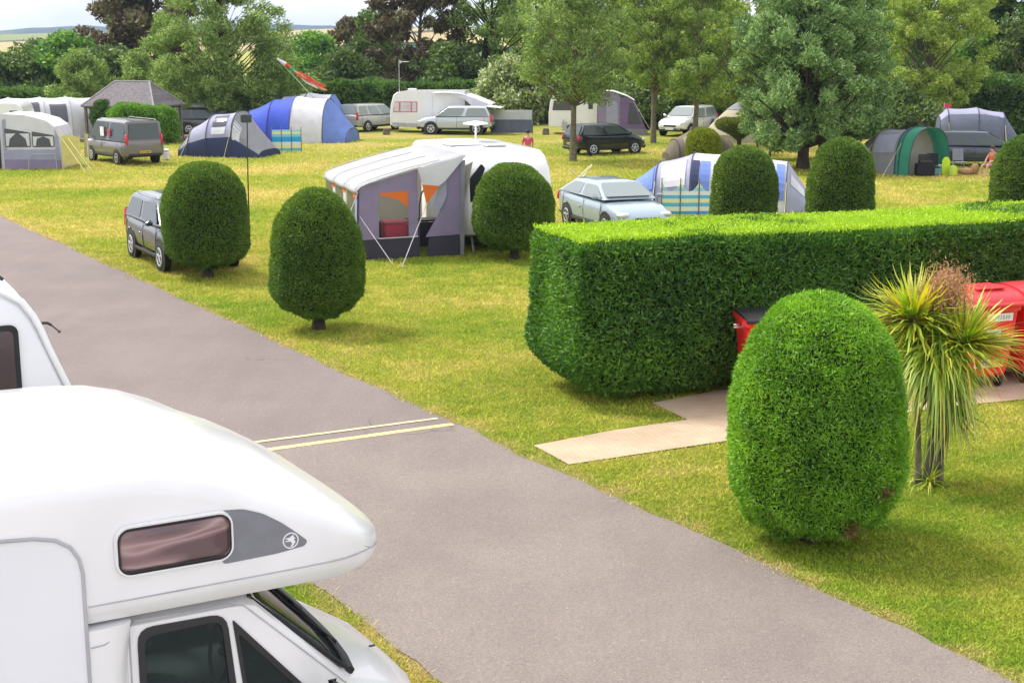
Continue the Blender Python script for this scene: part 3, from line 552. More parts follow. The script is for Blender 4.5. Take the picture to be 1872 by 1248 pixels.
# field trees with visible trunks
tr_('slender tree with forked trunk standing beside the black hatchback', 1048, 65.7, 9.8, 2.7, 2.7, 'willow', n=34000, leaf=(.15,.05), seed=60, ncl=170, clr=.16, tr=.13, droop=.2)
tr_('slim light green tree with straight trunk between the purple awning and the white off-roader', 1195, 77.8, 10.5, 2.4, 2.8, 'birch', n=30000, leaf=(.17,.06), seed=61, ncl=140, clr=.15, tr=.13, droop=.2)
tr_('light green tree whose trunk rises in front of the white off-roader', 1272, 76, 10.5, 2.4, 2.7, 'birch', n=27000, leaf=(.17,.06), seed=62, ncl=140, clr=.15, tr=.13, droop=.2)
tr_('broad dense silvery green willow shading the middle of the right side', 1470, 61.5, 9.0, 3.5, 1.0, 'willowg', name='willow_tree', bark='bark', shape=.72, n=90000, leaf=(.16,.055), seed=63, ncl=280, clr=.12, tr=.24, droop=-.2)
tr_('second dark trunked silvery willow just right of and behind the broad one', 1510, 67, 9.0, 3.2, 1.3, 'willowg', name='willow_tree', bark='bark', shape=.75, n=42000, leaf=(.18,.055), seed=64, ncl=180, clr=.12, tr=.3, droop=-.2)
tr_('pale yellow green tree behind the broad willow, above the green and grey tent', 1695, 84, 11, 3.5, 1.2, 'birchl', n=70000, leaf=(.19,.06), seed=65, ncl=260, clr=.13, tr=.2, droop=.15)
tr_('light green tree filling the gap left of the broad willow', 1345, 88, 11, 3.6, 1.6, 'birchl', n=46000, leaf=(.2,.08), seed=66, ncl=190, clr=.14, tr=.18)
tr_('light tree behind the trunk beside the black hatchback', 1110, 100, 11.5, 4.6, .8, 'birch', n=40000, leaf=(.25,.10), seed=67, ncl=200, clr=.13, tr=.2)
tr_('yellow green tree behind the white off-roader', 1235, 104, 12, 5.0, .6, 'birch', n=44000, leaf=(.25,.10), seed=68, ncl=200, clr=.13, tr=.2)
tr_('dark green oak at the right edge behind the tall hedge', 1835, 98, 13, 5.0, .8, 'green', name='oak_tree', n=42000, leaf=(.3,.14), seed=69, ncl=210, clr=.13, tr=.3)
tr_('dark tree at the far right edge behind the navy tent', 1900, 95, 12, 4.2, .6, 'oak', name='oak_tree', n=26000, leaf=(.3,.14), seed=70, ncl=110, clr=.2, tr=.3)
tr_('mid green tree behind the pale yellow green one', 1610, 104, 9.5, 4.4, .6, 'green', n=26000, leaf=(.3,.12), seed=71, ncl=110, clr=.2)
tr_('low dark bush behind the white off-roader', 1205, 92, 2.9, 2.6, .1, 'oak', name='shrub', n=14000, leaf=(.24,.1), seed=72, clr=.3, tr=.06)
tr_('low dark green bush behind the cream bell tent', 1340, 96, 3.0, 3.0, .1, 'green', name='shrub', n=14000, leaf=(.24,.1), seed=73, clr=.3, tr=.06)
tr_('dark bush low behind the green and grey tent', 1640, 82, 2.4, 2.4, .1, 'oak', name='shrub', n=14000, leaf=(.24,.1), seed=74, clr=.3, tr=.06)
tr_('bushy growth behind the purple awning', 1090, 97, 3.6, 3.4, .1, 'willow', name='shrub', n=16000, leaf=(.24,.1), seed=75, clr=.3, tr=.06)
tr_('thin young tree with several stems left of the broad willow trunk', 1398, 67, 3.2, 1.1, 1.2, 'willow', n=6000, leaf=(.16,.05), seed=76, ncl=50, clr=.25, tr=.05, trunks=2)

# ---- cordyline
LM['strap'] = leafmat('cordyline_leaf', [(0.1495,0.2645,0.02),(0.3105,0.46,0.03),(0.529,0.598,0.05),(0.69,0.552,0.06)], .3, gloss=.1)
LM['strapo'] = leafmat('cordyline_orange', [(.45,.36,.04),(.70,.38,.05),(.72,.28,.08)], .3)
LM['dead'] = leafmat('cordyline_dead', [(.13,.12,.03),(.28,.26,.07),(.42,.38,.14)], .2)
LM['flower'] = leafmat('cordyline_flower', [(.26,.11,.05),(.46,.24,.12),(.60,.38,.22)], .2)
def straps(name, T, c, n, Ln, m_, up, g, w=.036, droop=.6, dirb=(0,0,0)):
    a = unit(g.normal(size=(n,3))*np.array([1,1,.55])+np.array([0,0,up])+np.array(dirb)); Ls = Ln*g.uniform(.6,1.1,n); side = unit(np.cross(a, np.array([0,0,1.])+rv(n,g)*.3)); K = 6; V = []
    for k in range(K):
        f = k/(K-1); p = np.array(c)+a*(Ls*f)[:,None]+np.array([0,0,-1.])*(droop*Ls*f**2.2*np.abs(g.uniform(.5,1.1)))[:,None]; ww = w*(1-f**2.5)*.5+.0015
        V.append(np.stack([p-side*ww, p+side*ww], 1))
    V = np.stack(V, 1).reshape(n, K*2, 3); F = np.array([[i*K*2+2*k, i*K*2+2*k+1, i*K*2+2*k+3, i*K*2+2*k+2] for i in range(n) for k in range(K-1)])
    return raw(name, V.reshape(-1,3), 4, m_, None, T, F)
pl_ = G(1690,885); CT = thing('cordyline', 'spiky cordyline palm with orange tipped leaves between the front topiary and the red bins', 'palm', pl_)
g_ = np.random.default_rng(9); mb = MB()
heads = [(-.24,.05,2.02),(.34,-.05,1.78),(.05,-.1,1.72),(-.02,.25,1.9)]
for i, hpt in enumerate(heads):
    b0 = (-.08+.1*i, .04*i, 0); mb.tube([b0, (b0[0]+hpt[0]*.1, b0[1], .5), (b0[0]*.3+hpt[0]*.55, hpt[1]*.7, 1.2), hpt], [.050,.036,.034,.032], 8)
mb.build('trunk', M['barkg'], CT, smooth=60)
straps('leaf_head', CT, heads[0], 400, .86, LM['strap'], .7, g_, droop=.22); straps('leaf_head', CT, heads[1], 400, .82, LM['strap'], .5, g_, droop=.25, dirb=(.25,0,0)); straps('leaf_head', CT, heads[1], 90, .8, LM['strapo'], .15, g_, droop=.35, dirb=(.9,0,0))
straps('leaf_head', CT, heads[2], 240, .80, LM['strap'], .2, g_, droop=.65, dirb=(0,-.3,0)); straps('leaf_head', CT, heads[3], 220, .78, LM['strap'], .4, g_, droop=.55); straps('leaf_head', CT, (.02,-.05,1.6), 150, .85, LM['strap'], .0, g_, droop=.9, dirb=(-.1,-.3,0))
straps('dead_leaves', CT, (.1,-.05,1.35), 60, .55, LM['dead'], -.5, g_, droop=.9); straps('dead_leaves', CT, (.25,0,.95), 40, .5, LM['dead'], -.2, g_, droop=.8, dirb=(.3,0,0))
for c_, n_, r_ in (((.12,0,2.38),7500,.125),((-.42,.1,2.12),1800,.10),((-.12,.05,2.22),1500,.08)):
    P = np.array(c_)+g_.normal(size=(n_,3))*r_*np.array([1,1,1.1]); raw('flower_head', leaves(P, np.tile([0,0,1.],(n_,1)), .05, .010, 1.0, g_), 4, LM['flower'], None, CT)
straps('leaf_head', CT, (.30,-.05,1.15), 70, .5, LM['strap'], .1, g_, droop=.8, dirb=(.5,0,0)); straps('base_shoots', CT, (.05,-.05,.05), 60, .45, LM['strap'], .6, g_, droop=.5, w=.015)

# ------------------------------------------------------------------ motorhomes
def rrect(w, h, r, n=5):
    """rounded rectangle outline centred on 0"""
    P = []
    for cx, cy, a0 in ((w/2-r,h/2-r,0),(-w/2+r,h/2-r,90),(-w/2+r,-h/2+r,180),(w/2-r,-h/2+r,270)):
        for k in range(n+1): a = rad(a0+90*k/n); P.append((cx+r*math.cos(a), cy+r*math.sin(a)))
    return P
def panel_xz(mb, poly, y, th=.006, mi=0):
    mb.prism(poly, y, y-th, mi); return mb
def ring_xz(mb, poly, y, r=.015, mi=0, n=6):
    return mb.tube([(a, y, b) for a, b in poly]+[(poly[0][0], y, poly[0][1])], r, n, mi, cap=False)
def smooth_poly(pts, r=.05, n=4):
    out = []; m_ = len(pts)
    for i in range(m_):
        p = Vector(pts[i]); a = (Vector(pts[i-1])-p); b_ = (Vector(pts[(i+1)%m_])-p); ra = min(r, a.length*.45, b_.length*.45); A = p+a.normalized()*ra; B = p+b_.normalized()*ra
        for k in range(n+1): f = k/n; q = A*(1-f)**2+p*2*f*(1-f)+B*f*f; out.append((q.x,q.y))
    return out
MH_RZ = rad(29); MH_O = Vector((-2.058, 7.928, 0))
MHT = thing('motorhome', 'white coachbuilt motorhome with grey swallow decal and brown over-cab window, nearest the camera', 'motorhome', MH_O, MH_RZ)
CY, HWD = 1.125, 1.125
def sec(x, hw, zt, zb, edge=.26, zc=None, k=1.0):
    """cross-section ring at x: half width hw, crown zt, underside zb"""
    h = zt-zb; e = min(edge, h*.45); rb = min(.16, h*.3)
    prof = [(0,zb),(.62,zb),(.86,zb+rb*.08),(.95,zb+rb*.32),(.99,zb+rb*.75),(1.0,zb+rb*1.15),(1.0,zb+(zt-e-zb)*.55+rb*.4),(1.0,zt-e-.05),(.993,zt-e+.0),(.975,zt-e*.80),(.93,zt-e*.60),(.84,zt-e*.38),(.68,zt-e*.18),(.40,zt-e*.05),(0,zt)]
    L_ = [(x, CY-hw*a, z) for a, z in prof]; R_ = [(x, CY+hw*a, z) for a, z in prof[-2:0:-1]]
    return L_+R_
ZT = [(-5.2,3.05),(-3,3.07),(-1,3.07),(-.3,3.06),(0,3.035),(.23,2.975),(.45,2.885),(.65,2.77),(.85,2.675),(1.02,2.575),(1.17,2.48),(1.30,2.385),(1.40,2.305),(1.49,2.235),(1.57,2.17),(1.62,2.115)]
def nose_hw(x):
    if x < .95: return HWD
    return HWD*max(.04, (1-((x-.95)/.69)**2.7))**.40
mb = MB(); rings = []
for x, zt in ZT:
    zb = 1.945+max(0,(x-1.25))**1.5*.40; hw = nose_hw(x); ed = .27-(.10*max(0,min(1,(x-.4)/.9)))
    rings.append(sec(x, hw, zt, min(zb, zt-.03), ed))
mb.loft(rings)
mb.build('overcab_body', M['white'], MHT, smooth=35)
# habitation side walls, 4 mm proud of the moulded front, with the rounded leading corner
mb = MB(); side = [(-5.2,.42),(-.46,.42),(-.46,2.33),(-.475,2.42),(-.52,2.50),(-.60,2.555),(-.72,2.585),(-.9,2.60),(-5.2,2.62)]
mb.prism(side, -.004, .05); mb.prism(side, 2.254, 2.2); mb.box((-2.83,CY,1.25),(4.7,2.15,1.6)); mb.build('side_wall', M['white2'], MHT)
mb = MB(); mb.tube([(a,-.006,b) for a,b in side[1:]], .011, 8); mb.build('edge_trim', M['trim'], MHT, smooth=40)
# moulded piece between the body and the cab
mb = MB(); rings = []
for z in (.42,1.0,1.6,1.86,1.97):
    f = max(0,(z-1.6)/.37); rings.append([(-.47,.0,z),(-.36,.0,z),(-.30+.06*f,.015,z),(-.24+.05*f,.06,z),(-.20,.13,z),(-.20,2.12,z),(-.24,2.19,z),(-.36,2.25,z),(-.47,2.25,z)])
mb.loft(rings); mb.build('cab_surround', M['white'], MHT, smooth=50)
mb = MB(); mb.tube([(-.44,-.004,1.87),(-.36,-.004,1.875),(-.29,.022,1.90),(-.26,.05,1.93)], .004, 5)
mb.tube([(-.44,-.001,2.122),(0,-.001,2.122),(.6,-.001,2.124),(.92,-.001,2.126)], .005, 5); 
SEAM = []
for x in np.linspace(.92,1.60,16):
    SEAM.append((x, CY-nose_hw(x)*1.0-.001, 2.127-max(0,x-1.3)*.12))
mb.tube(SEAM, .005, 5); mb.build('body_seam', M['trim'], MHT)
# over-cab window
wc = (.078, 2.42); mb = MB(); tilt = Matrix.Rotation(0, 3, 'Y')
P = [(wc[0]+a, wc[1]+b) for a, b in rrect(.71,.315,.09,7)]; Pi = [(wc[0]+a, wc[1]+b) for a, b in rrect(.66,.265,.068,7)]
WB = MB(); n = len(P); vs = [(a,-.002,b) for a,b in P]+[(a,-.028,b) for a,b in [(wc[0]+(p[0]-wc[0])*.985, wc[1]+(p[1]-wc[1])*.97) for p in P]]+[(a,-.024,b) for a,b in Pi]+[(a,-.010,b) for a,b in Pi]
WB.add(vs, [(k*n+i, k*n+(i+1)%n, (k+1)*n+(i+1)%n, (k+1)*n+i) for k in range(3) for i in range(n)]); wf = WB.build('window', M['white'], MHT, smooth=50)
m, t, o = newmat('acrylic_pane'); g = N(t,'ShaderNodeTexCoord'); mp = N(t,'ShaderNodeMapping'); mp.inputs['Scale'].default_value=(.7,1,3.4); t.links.new(g.outputs['Object'], mp.inputs[0])
b = N(t,'ShaderNodeBsdfPrincipled',Roughness=.06); b.inputs['Coat Weight'].default_value=.6; nn = N(t,'ShaderNodeTexNoise',Scale=2.0,Detail=1.0,Distortion=.5); t.links.new(mp.outputs[0],nn.inputs['Vector'])
t.links.new(ramp(t,nn.outputs['Fac'],[(.35,(.10,.055,.06)),(.5,(.22,.13,.135)),(.58,(.38,.25,.25)),(.66,(.17,.10,.10))]), b.inputs['Base Color']); bp = N(t,'ShaderNodeBump',Strength=.15,Distance=.03); t.links.new(nn.outputs['Fac'],bp.inputs['Height']); t.links.new(bp.outputs[0],b.inputs['Normal']); t.links.new(b.outputs[0],o.inputs[0])
mb = MB(); rings = []   # domed pane
for s, y in ((1,-.012),(.97,-.018),(.90,-.030),(.80,-.037),(.5,-.040),(.02,-.041)): rings.append([(wc[0]+(a-wc[0])*s, y, wc[1]+(b_-wc[1])*(s if s>.6 else s)) for a,b_ in Pi])
mb.loft(rings); mb.build('pane', m, wf, smooth=60)
# night-blind and clutter silhouettes low in the pane are shapes on the sill behind it: a dark rail
mb = MB(); mb.bbox((wc[0],-.0425,wc[1]-.118),(.60,.004,.014),.002); mb.build('catch_rail', M['black'], wf)
mb = MB(); ring_xz(mb, [(wc[0]+a,wc[1]+b_) for a,b_ in rrect(.665,.27,.07,7)], -.026, .006); mb.build('seal', M['rubber'], wf)
# grey swoosh decal with the swallow roundel (thin vinyl on the side)
dec = smooth_poly([(.36,2.575),(.50,2.562),(.62,2.515),(.74,2.437),(.84,2.352),(.905,2.292),(.885,2.262),(.70,2.243),(.36,2.236)], .03)
mb = MB(); mb.prism(dec, -.0015, -.003); dc = mb.build('side_decal', M['decal'], MHT)
mb = MB(); cx, cz, rr = .795, 2.312, .048
ring_xz(mb, [(cx+rr*math.cos(2*math.pi*k/28), cz+rr*math.sin(2*math.pi*k/28)) for k in range(28)], -.0035, .0042, n=6)
bird = [(-.040,-.002),(-.012,.006),(-.038,.018),(-.005,.020),(.008,.030),(.022,.036),(.018,.022),(.034,.010),(.020,.008),(.030,-.014),(.010,-.038),(-.004,-.040),(.010,-.020),(.000,-.006)]
mb.prism([(cx+a,cz+b_) for a,b_ in bird], -.0035, -.005); mb.build('emblem', mat('emblem_white',(.8,.8,.8),.4,var=0), dc)
# cab
cabp = [(-.30,.42),(-.30,1.955),(.52,1.955),(.60,1.93),(1.26,1.30),(1.35,1.245),(1.56,1.14),(1.77,1.00),(1.91,.86),(1.99,.66),(2.01,.42)]
mb = MB(); ys = [.115,.13,.19,.35,.75,1.125,1.5,1.9,2.06,2.12,2.135]; rings = []
def cabring(y):
    q = abs(y-CY)/1.01; out = []
    for a, b_ in cabp:
        pull = 0
        if a > .6: pull = (q**4)*(.05+.42*max(0,(a-1.2)/.9))
        dz = -.05*q**6*(1 if b_ > .6 else 0)-(.16*q**5*max(0,(a-1.3)/.8) if b_>.6 else 0)
        out.append((a-pull, y, b_+dz+(.02*(1-q*q) if b_ > .6 else 0)))
    return out
for y in ys: rings.append(cabring(y))
mb.loft(rings); cabo = mb.build('cab', M['white'], MHT)
def cut(target, cutters):
    for cb_ in cutters:
        c_ = cb_.build('cutter', M['interior'], None); md = target.modifiers.new('cut','BOOLEAN'); md.operation = 'DIFFERENCE'; md.solver = 'EXACT'; md.object = c_; md.material_mode = 'TRANSFER'
        c_.location = MH_O; c_.rotation_euler = (0,0,MH_RZ)
    bpy.context.view_layer.update(); dg = bpy.context.evaluated_depsgraph_get(); me = bpy.data.meshes.new_from_object(target.evaluated_get(dg)); target.modifiers.clear(); target.data = me
    for o_ in [o_ for o_ in bpy.data.objects if o_.name.startswith('cutter')]: bpy.data.objects.remove(o_)
    me.polygons.foreach_set('use_smooth', [True]*len(me.polygons)); me.set_sharp_from_angle(angle=rad(30))
cut(cabo, [MB().prism([(-.26,.85),(-.26,1.90),(.50,1.90),(.60,1.86),(1.17,1.26),(1.22,.85)], .16, 2.09),
  MB().prism(smooth_poly([(-.115,1.05),(-.115,1.84),(.378,1.845),(.44,1.05)],.07), -.2, 2.5), MB().prism(smooth_poly([(.465,1.75),(.555,1.06),(1.05,1.06)],.03), -.2, 2.5),
  MB().prism([(.60,1.80),(.72,1.98),(1.36,1.35),(1.16,1.24)], .27, 1.98)])
# door and quarter windows: dark surround, then pane
def winpoly(poly, y, name, mtl, r=.0, th=.008, sub=None):
    mb = MB(); mb.prism(poly, y, y-th); return mb.build(name, mtl, MHT)
M['cabglass'] = glassmat('side_glass', (.62,.72,.70), .80, .02, (.06,.08,.08))
# reflective, partly see-through look of the cab glass
def frame(outer, inner, name):
    mb = MB(); n = len(outer); V_ = [(a,.106,b) for a,b in outer]+[(a,.106,b) for a,b in inner]+[(a,.150,b) for a,b in inner]+[(a,.120,b) for a,b in outer]
    mb.add(V_, [(k*n+i,k*n+(i+1)%n,((k+1)%4)*n+(i+1)%n,((k+1)%4)*n+i) for k in range(4) for i in range(n)]); return mb.build(name, M['black'], MHT)
do = frame(smooth_poly([(-.145,1.02),(-.145,1.885),(.405,1.875),(.485,1.02)], .10), smooth_poly([(-.105,1.06),(-.105,1.825),(.372,1.835),(.435,1.06)], .07), 'door_window')
d1 = smooth_poly([(-.105,1.06),(-.105,1.825),(.372,1.835),(.435,1.06)], .07); 
mb = MB(); mb.prism(d1, .125, .120); mb.build('pane', M['cabglass'], do)
qo = frame(smooth_poly([(.44,1.83),(.535,1.02),(1.12,1.02)], .03), smooth_poly([(.475,1.73),(.56,1.07),(1.03,1.07)], .03), 'quarter_window')
q1 = smooth_poly([(.475,1.73),(.56,1.07),(1.03,1.07)], .03)
mb = MB(); mb.prism(q1, .125, .120); mb.build('pane', M['cabglass'], qo)
mb = MB(); mb.tube([(-.19,.112,.5),(-.19,.112,1.90),(-.15,.112,1.935),(.42,.113,1.925),(.52,.113,1.90),(1.22,.113,1.20)], .005, 5); mb.build('door_seam', M['trim'], MHT)
# windscreen following the cab curve
ws = []
for y in np.linspace(.20, 2.05, 13):
    q = abs(y-CY)/1.01; pull = q**4*.06
    r_ = []
    for f in np.linspace(.02,.965,6):
        a = .60+(1.26-.60)*f; b_ = 1.93-(.63)*f; r_.append((a-pull+.010, y, b_-.05*q**6+.02*(1-q*q)+.010))
    ws.append(r_)
mb = MB(); n = 6; mb.add([v for r_ in ws for v in r_], [(i*n+k,i*n+k+1,i*n+n+k+1,i*n+n+k) for i in range(12) for k in range(n-1)])
M['screen'] = glassmat('windscreen', (.6,.72,.68), .70, .03, (.05,.07,.065)); wso = mb.build('windscreen', M['screen'], MHT, smooth=60, solid=.004)
mb = MB(); B_ = [ws[i][0] for i in range(13)]+[ws[12][k] for k in range(6)]+[ws[i][5] for i in range(12,-1,-1)]+[ws[0][k] for k in range(5,-1,-1)]
mb.tube([(p[0]+.004,p[1],p[2]+.004) for p in B_], .016, 6, cap=False); mb.build('seal', M['rubber'], wso, smooth=60)
mb = MB(); cw = [ (1.30-abs((y-CY)/1.01)**4*.07, y, 1.285+.02*(1-abs((y-CY)/1.01)**2)-.05*abs((y-CY)/1.01)**6) for y in np.linspace(.22,2.03,11)]
mb.tube(cw, .032, 6); mb.build('cowl', M['black'], MHT, smooth=50)
for y0, y1 in ((.55,1.2),(1.2,1.72)):
    mb = MB(); mb.tube([(1.29,y0,1.33),(1.06,y0+.35,1.535),(1.03,y1,1.57)], .010, 5); mb.tube([(1.19,y0+.02,1.41),(1.02,y1,1.58)], .008, 4); mb.build('wiper', M['black'], MHT)
mb = MB(); mb.bbox((1.66,.80,1.125),(.05,.02,.012),.004); mb.build('washer_jet', M['black'], MHT)
mb = MB(); mb.tube([(.50+.10*math.cos(a)*.4, .60+.19*math.sin(a), 1.42+.19*math.cos(a)) for a in np.linspace(0,2*math.pi,21)], .016, 6, cap=False); mb.tube([(.50,.60,1.42),(.75,.60,1.28)],.03,6); mb.build('steering_wheel', M['black'], MHT, smooth=60)
mb = MB(); mb.bbox((.98,1.12,1.16),(.5,1.8,.24),.08); mb.build('dashboard', M['interior'], MHT)
# seats and wheel in the cab are behind tinted glass; wheels and underside
for y in (.55, 1.65):
    mb = MB(); mb.bbox((.02,y,1.2),(.5,.5,.14),.05); mb.bbox((-.16,y,1.5),(.14,.5,.6),.06, rot=Matrix.Rotation(rad(-12),3,'Y')); mb.bbox((-.22,y,1.84),(.1,.28,.16),.04); mb.build('seat', M['seat'], MHT)
for x in (1.45,-2.9):
    for y, s in ((.14,1),(2.11,-1)):
        mb = MB(); mb.cyl((x,y+.1*s,.33),.33,.2,28,'y'); w_ = mb.build('wheel', M['rubber'], MHT, smooth=40); mb = MB(); mb.cyl((x,y-.005*s,.33),.2,.02,24,'y'); mb.build('hub_cap', M['alloy'], w_, smooth=40)
mb = MB(); mb.bbox((1.98,CY,.45),(.2,1.75,.30),.07); mb.build('bumper', M['black'], MHT)
for y in (.45,1.8): mb = MB(); mb.bbox((1.86,y,.74),(.16,.3,.2),.05); mb.build('headlight', M['clear_lamp'], MHT)
mb = MB(); mb.bbox((1.02,-.12,1.22),(.1,.2,.3),.04); mb.tube([(1.0,.1,1.15),(1.02,-.05,1.15)],.02,6); mb.build('wing_mirror', M['black'], MHT)
mb = MB(); mb.bbox((-2.2,CY,3.05),(.5,.5,.07),.02); mb.build('roof_vent', M['white2'], MHT)
# second motorhome, parked behind, nose profile seen past the first one's roof
M2_O = MH_O + Vector((-.52,.854,0))*3.35 + Vector((.875,.485,0))*.09
M2 = thing('motorhome', 'second white motorhome at the left edge, with a black rounded side window', 'motorhome', M2_O, MH_RZ)
pr2 = [(-5.5,.45),(-5.5,3.46),(-1.6,3.54),(-.75,3.55),(-.42,3.52),(-.27,3.475),(-.16,3.41),(-.07,3.35),(.01,3.23),(.06,3.12),(.11,2.97),(.215,2.70),(.34,2.38),(.50,1.9),(.62,1.5),(1.1,1.25),(1.25,.9),(1.28,.45)]
mb = MB(); rings = []; 
for y in (-.0,.015,.05,.14,.4,CY,1.85,2.11,2.2,2.235,2.25):
    q = abs(y-CY)/1.125; ins = .05*max(0,(q-.93)/.07)**1.5 if q > .93 else 0
    zz = .03*(1-q**4); rings.append([(a-(ins if a > -5 else -ins)+(.05*(1-q*q) if a>-.2 else 0), y, b_-(ins if b_ > 3 else 0)+(zz if b_>2.9 else 0)) for a,b_ in pr2])
mb.loft(rings); mb.build('body', M['white2'], M2, smooth=40)
mb = MB(); mb.tube([(a+.002,.012,b_-.0) for a,b_ in pr2[2:15]], .028, 8); mb.build('edge_trim', M['white'], M2, smooth=50)
W2 = smooth_poly([(-1.15,2.62),(-1.15,3.18),(-.115,3.18),(-.115,2.62)], .07, 5)
mb = MB(); mb.prism(W2, .002, -.030); wo2 = mb.build('window', M['rubber'], M2, smooth=30)
W2i = smooth_poly([(-1.11,2.66),(-1.11,3.14),(-.155,3.14),(-.155,2.66)], .05, 5); mb = MB(); mb.prism(W2i, -.0295, -.036); mb.build('pane', glassmat('dark_acrylic',(.1,.08,.08),.2,.05,(.06,.035,.035)), wo2)
mb = MB(); mb.tube([(.05,.08,3.16),(.12,.05,3.16),(.15,.05,3.14)], .012, 6); mb.tube([(.15,.05,3.14),(.20,.04,3.09)], .006, 5); mb.bbox((.205,.04,3.085),(.022,.022,.022),.006); mb.build('aerial', M['black'], M2)
mb = MB(); mb.tube([(-.60,.30,3.66),(-.35,.30,3.66),(-.25,.28,3.58),(-.16,.22,3.50)], .016, 6); mb.build('awning_rail', M['black'], M2)
for x in (.4,-3.6):
    mb = MB(); mb.cyl((x,.2,.33),.33,.22,24,'y'); mb.build('wheel', M['rubber'], M2, smooth=40)

# ------------------------------------------------------------------ cars
def wheel(T, x, y, r, side, w=.21, spokes=5, capm='alloy'):
    mb = MB(); yo = y; yi = y-side*w
    prof = [(.62*r,yo),(.90*r,yo+side*.004),(.985*r,yo-side*.02),(r,yo-side*.05),(r,yi+side*.04),(.9*r,yi)]
    rings = [[(x+q*math.cos(2*math.pi*k/22), yy, r+q*math.sin(2*math.pi*k/22)) for k in range(22)] for q, yy in prof]; mb.loft(rings); t_ = mb.build('tyre', M['rubber'], T, smooth=50); t_.name = 'wheel'
    mb = MB(); mb.cyl((x, yo-side*.055, r), .63*r, .02, 22, 'y', mi=1)
    ring = [(x+.60*r*math.cos(2*math.pi*k/22), yo-side*.012, r+.60*r*math.sin(2*math.pi*k/22)) for k in range(23)]; mb.tube(ring, .028, 6, cap=False)
    for k in range(spokes):
        a = 2*math.pi*k/spokes+.3; mb.tube([(x,yo-side*.02,r),(x+.6*r*math.cos(a),yo-side*.016,r+.6*r*math.sin(a))],[.045,.026],6)
    mb.cyl((x, yo-side*.018, r), .05, .02, 12, 'y'); mb.build('rim', [M[capm],M['black']], t_, smooth=50)
def quad_pt(q, u, v): a = q[0].lerp(q[1], u); b = q[3].lerp(q[2], u); return a.lerp(b, v)
def glass_on(T, q, u0, u1, v0, v1, off, name, m_, rnd_=.12, nrm=None):
    """rounded pane on a bilinear quad face (q0..q3), slightly proud"""
    out = []; 
    nn = nrm or (q[1]-q[0]).cross(q[3]-q[0]).normalized()
    pts = smooth_poly([(u0,v0),(u1,v0),(u1,v1),(u0,v1)], min(rnd_, (u1-u0)*.4, (v1-v0)*.4), 4)
    vs = [quad_pt(q,u,v)+nn*off for u,v in pts]; ws_ = [p-nn*.012 for p in vs]; mb = MB(); n = len(vs); mb.add(vs+ws_, [tuple(range(n)), tuple(range(2*n-1,n-1,-1))]+[(i,n+i,n+(i+1)%n,(i+1)%n) for i in range(n)]); return mb.build(name, m_, T)
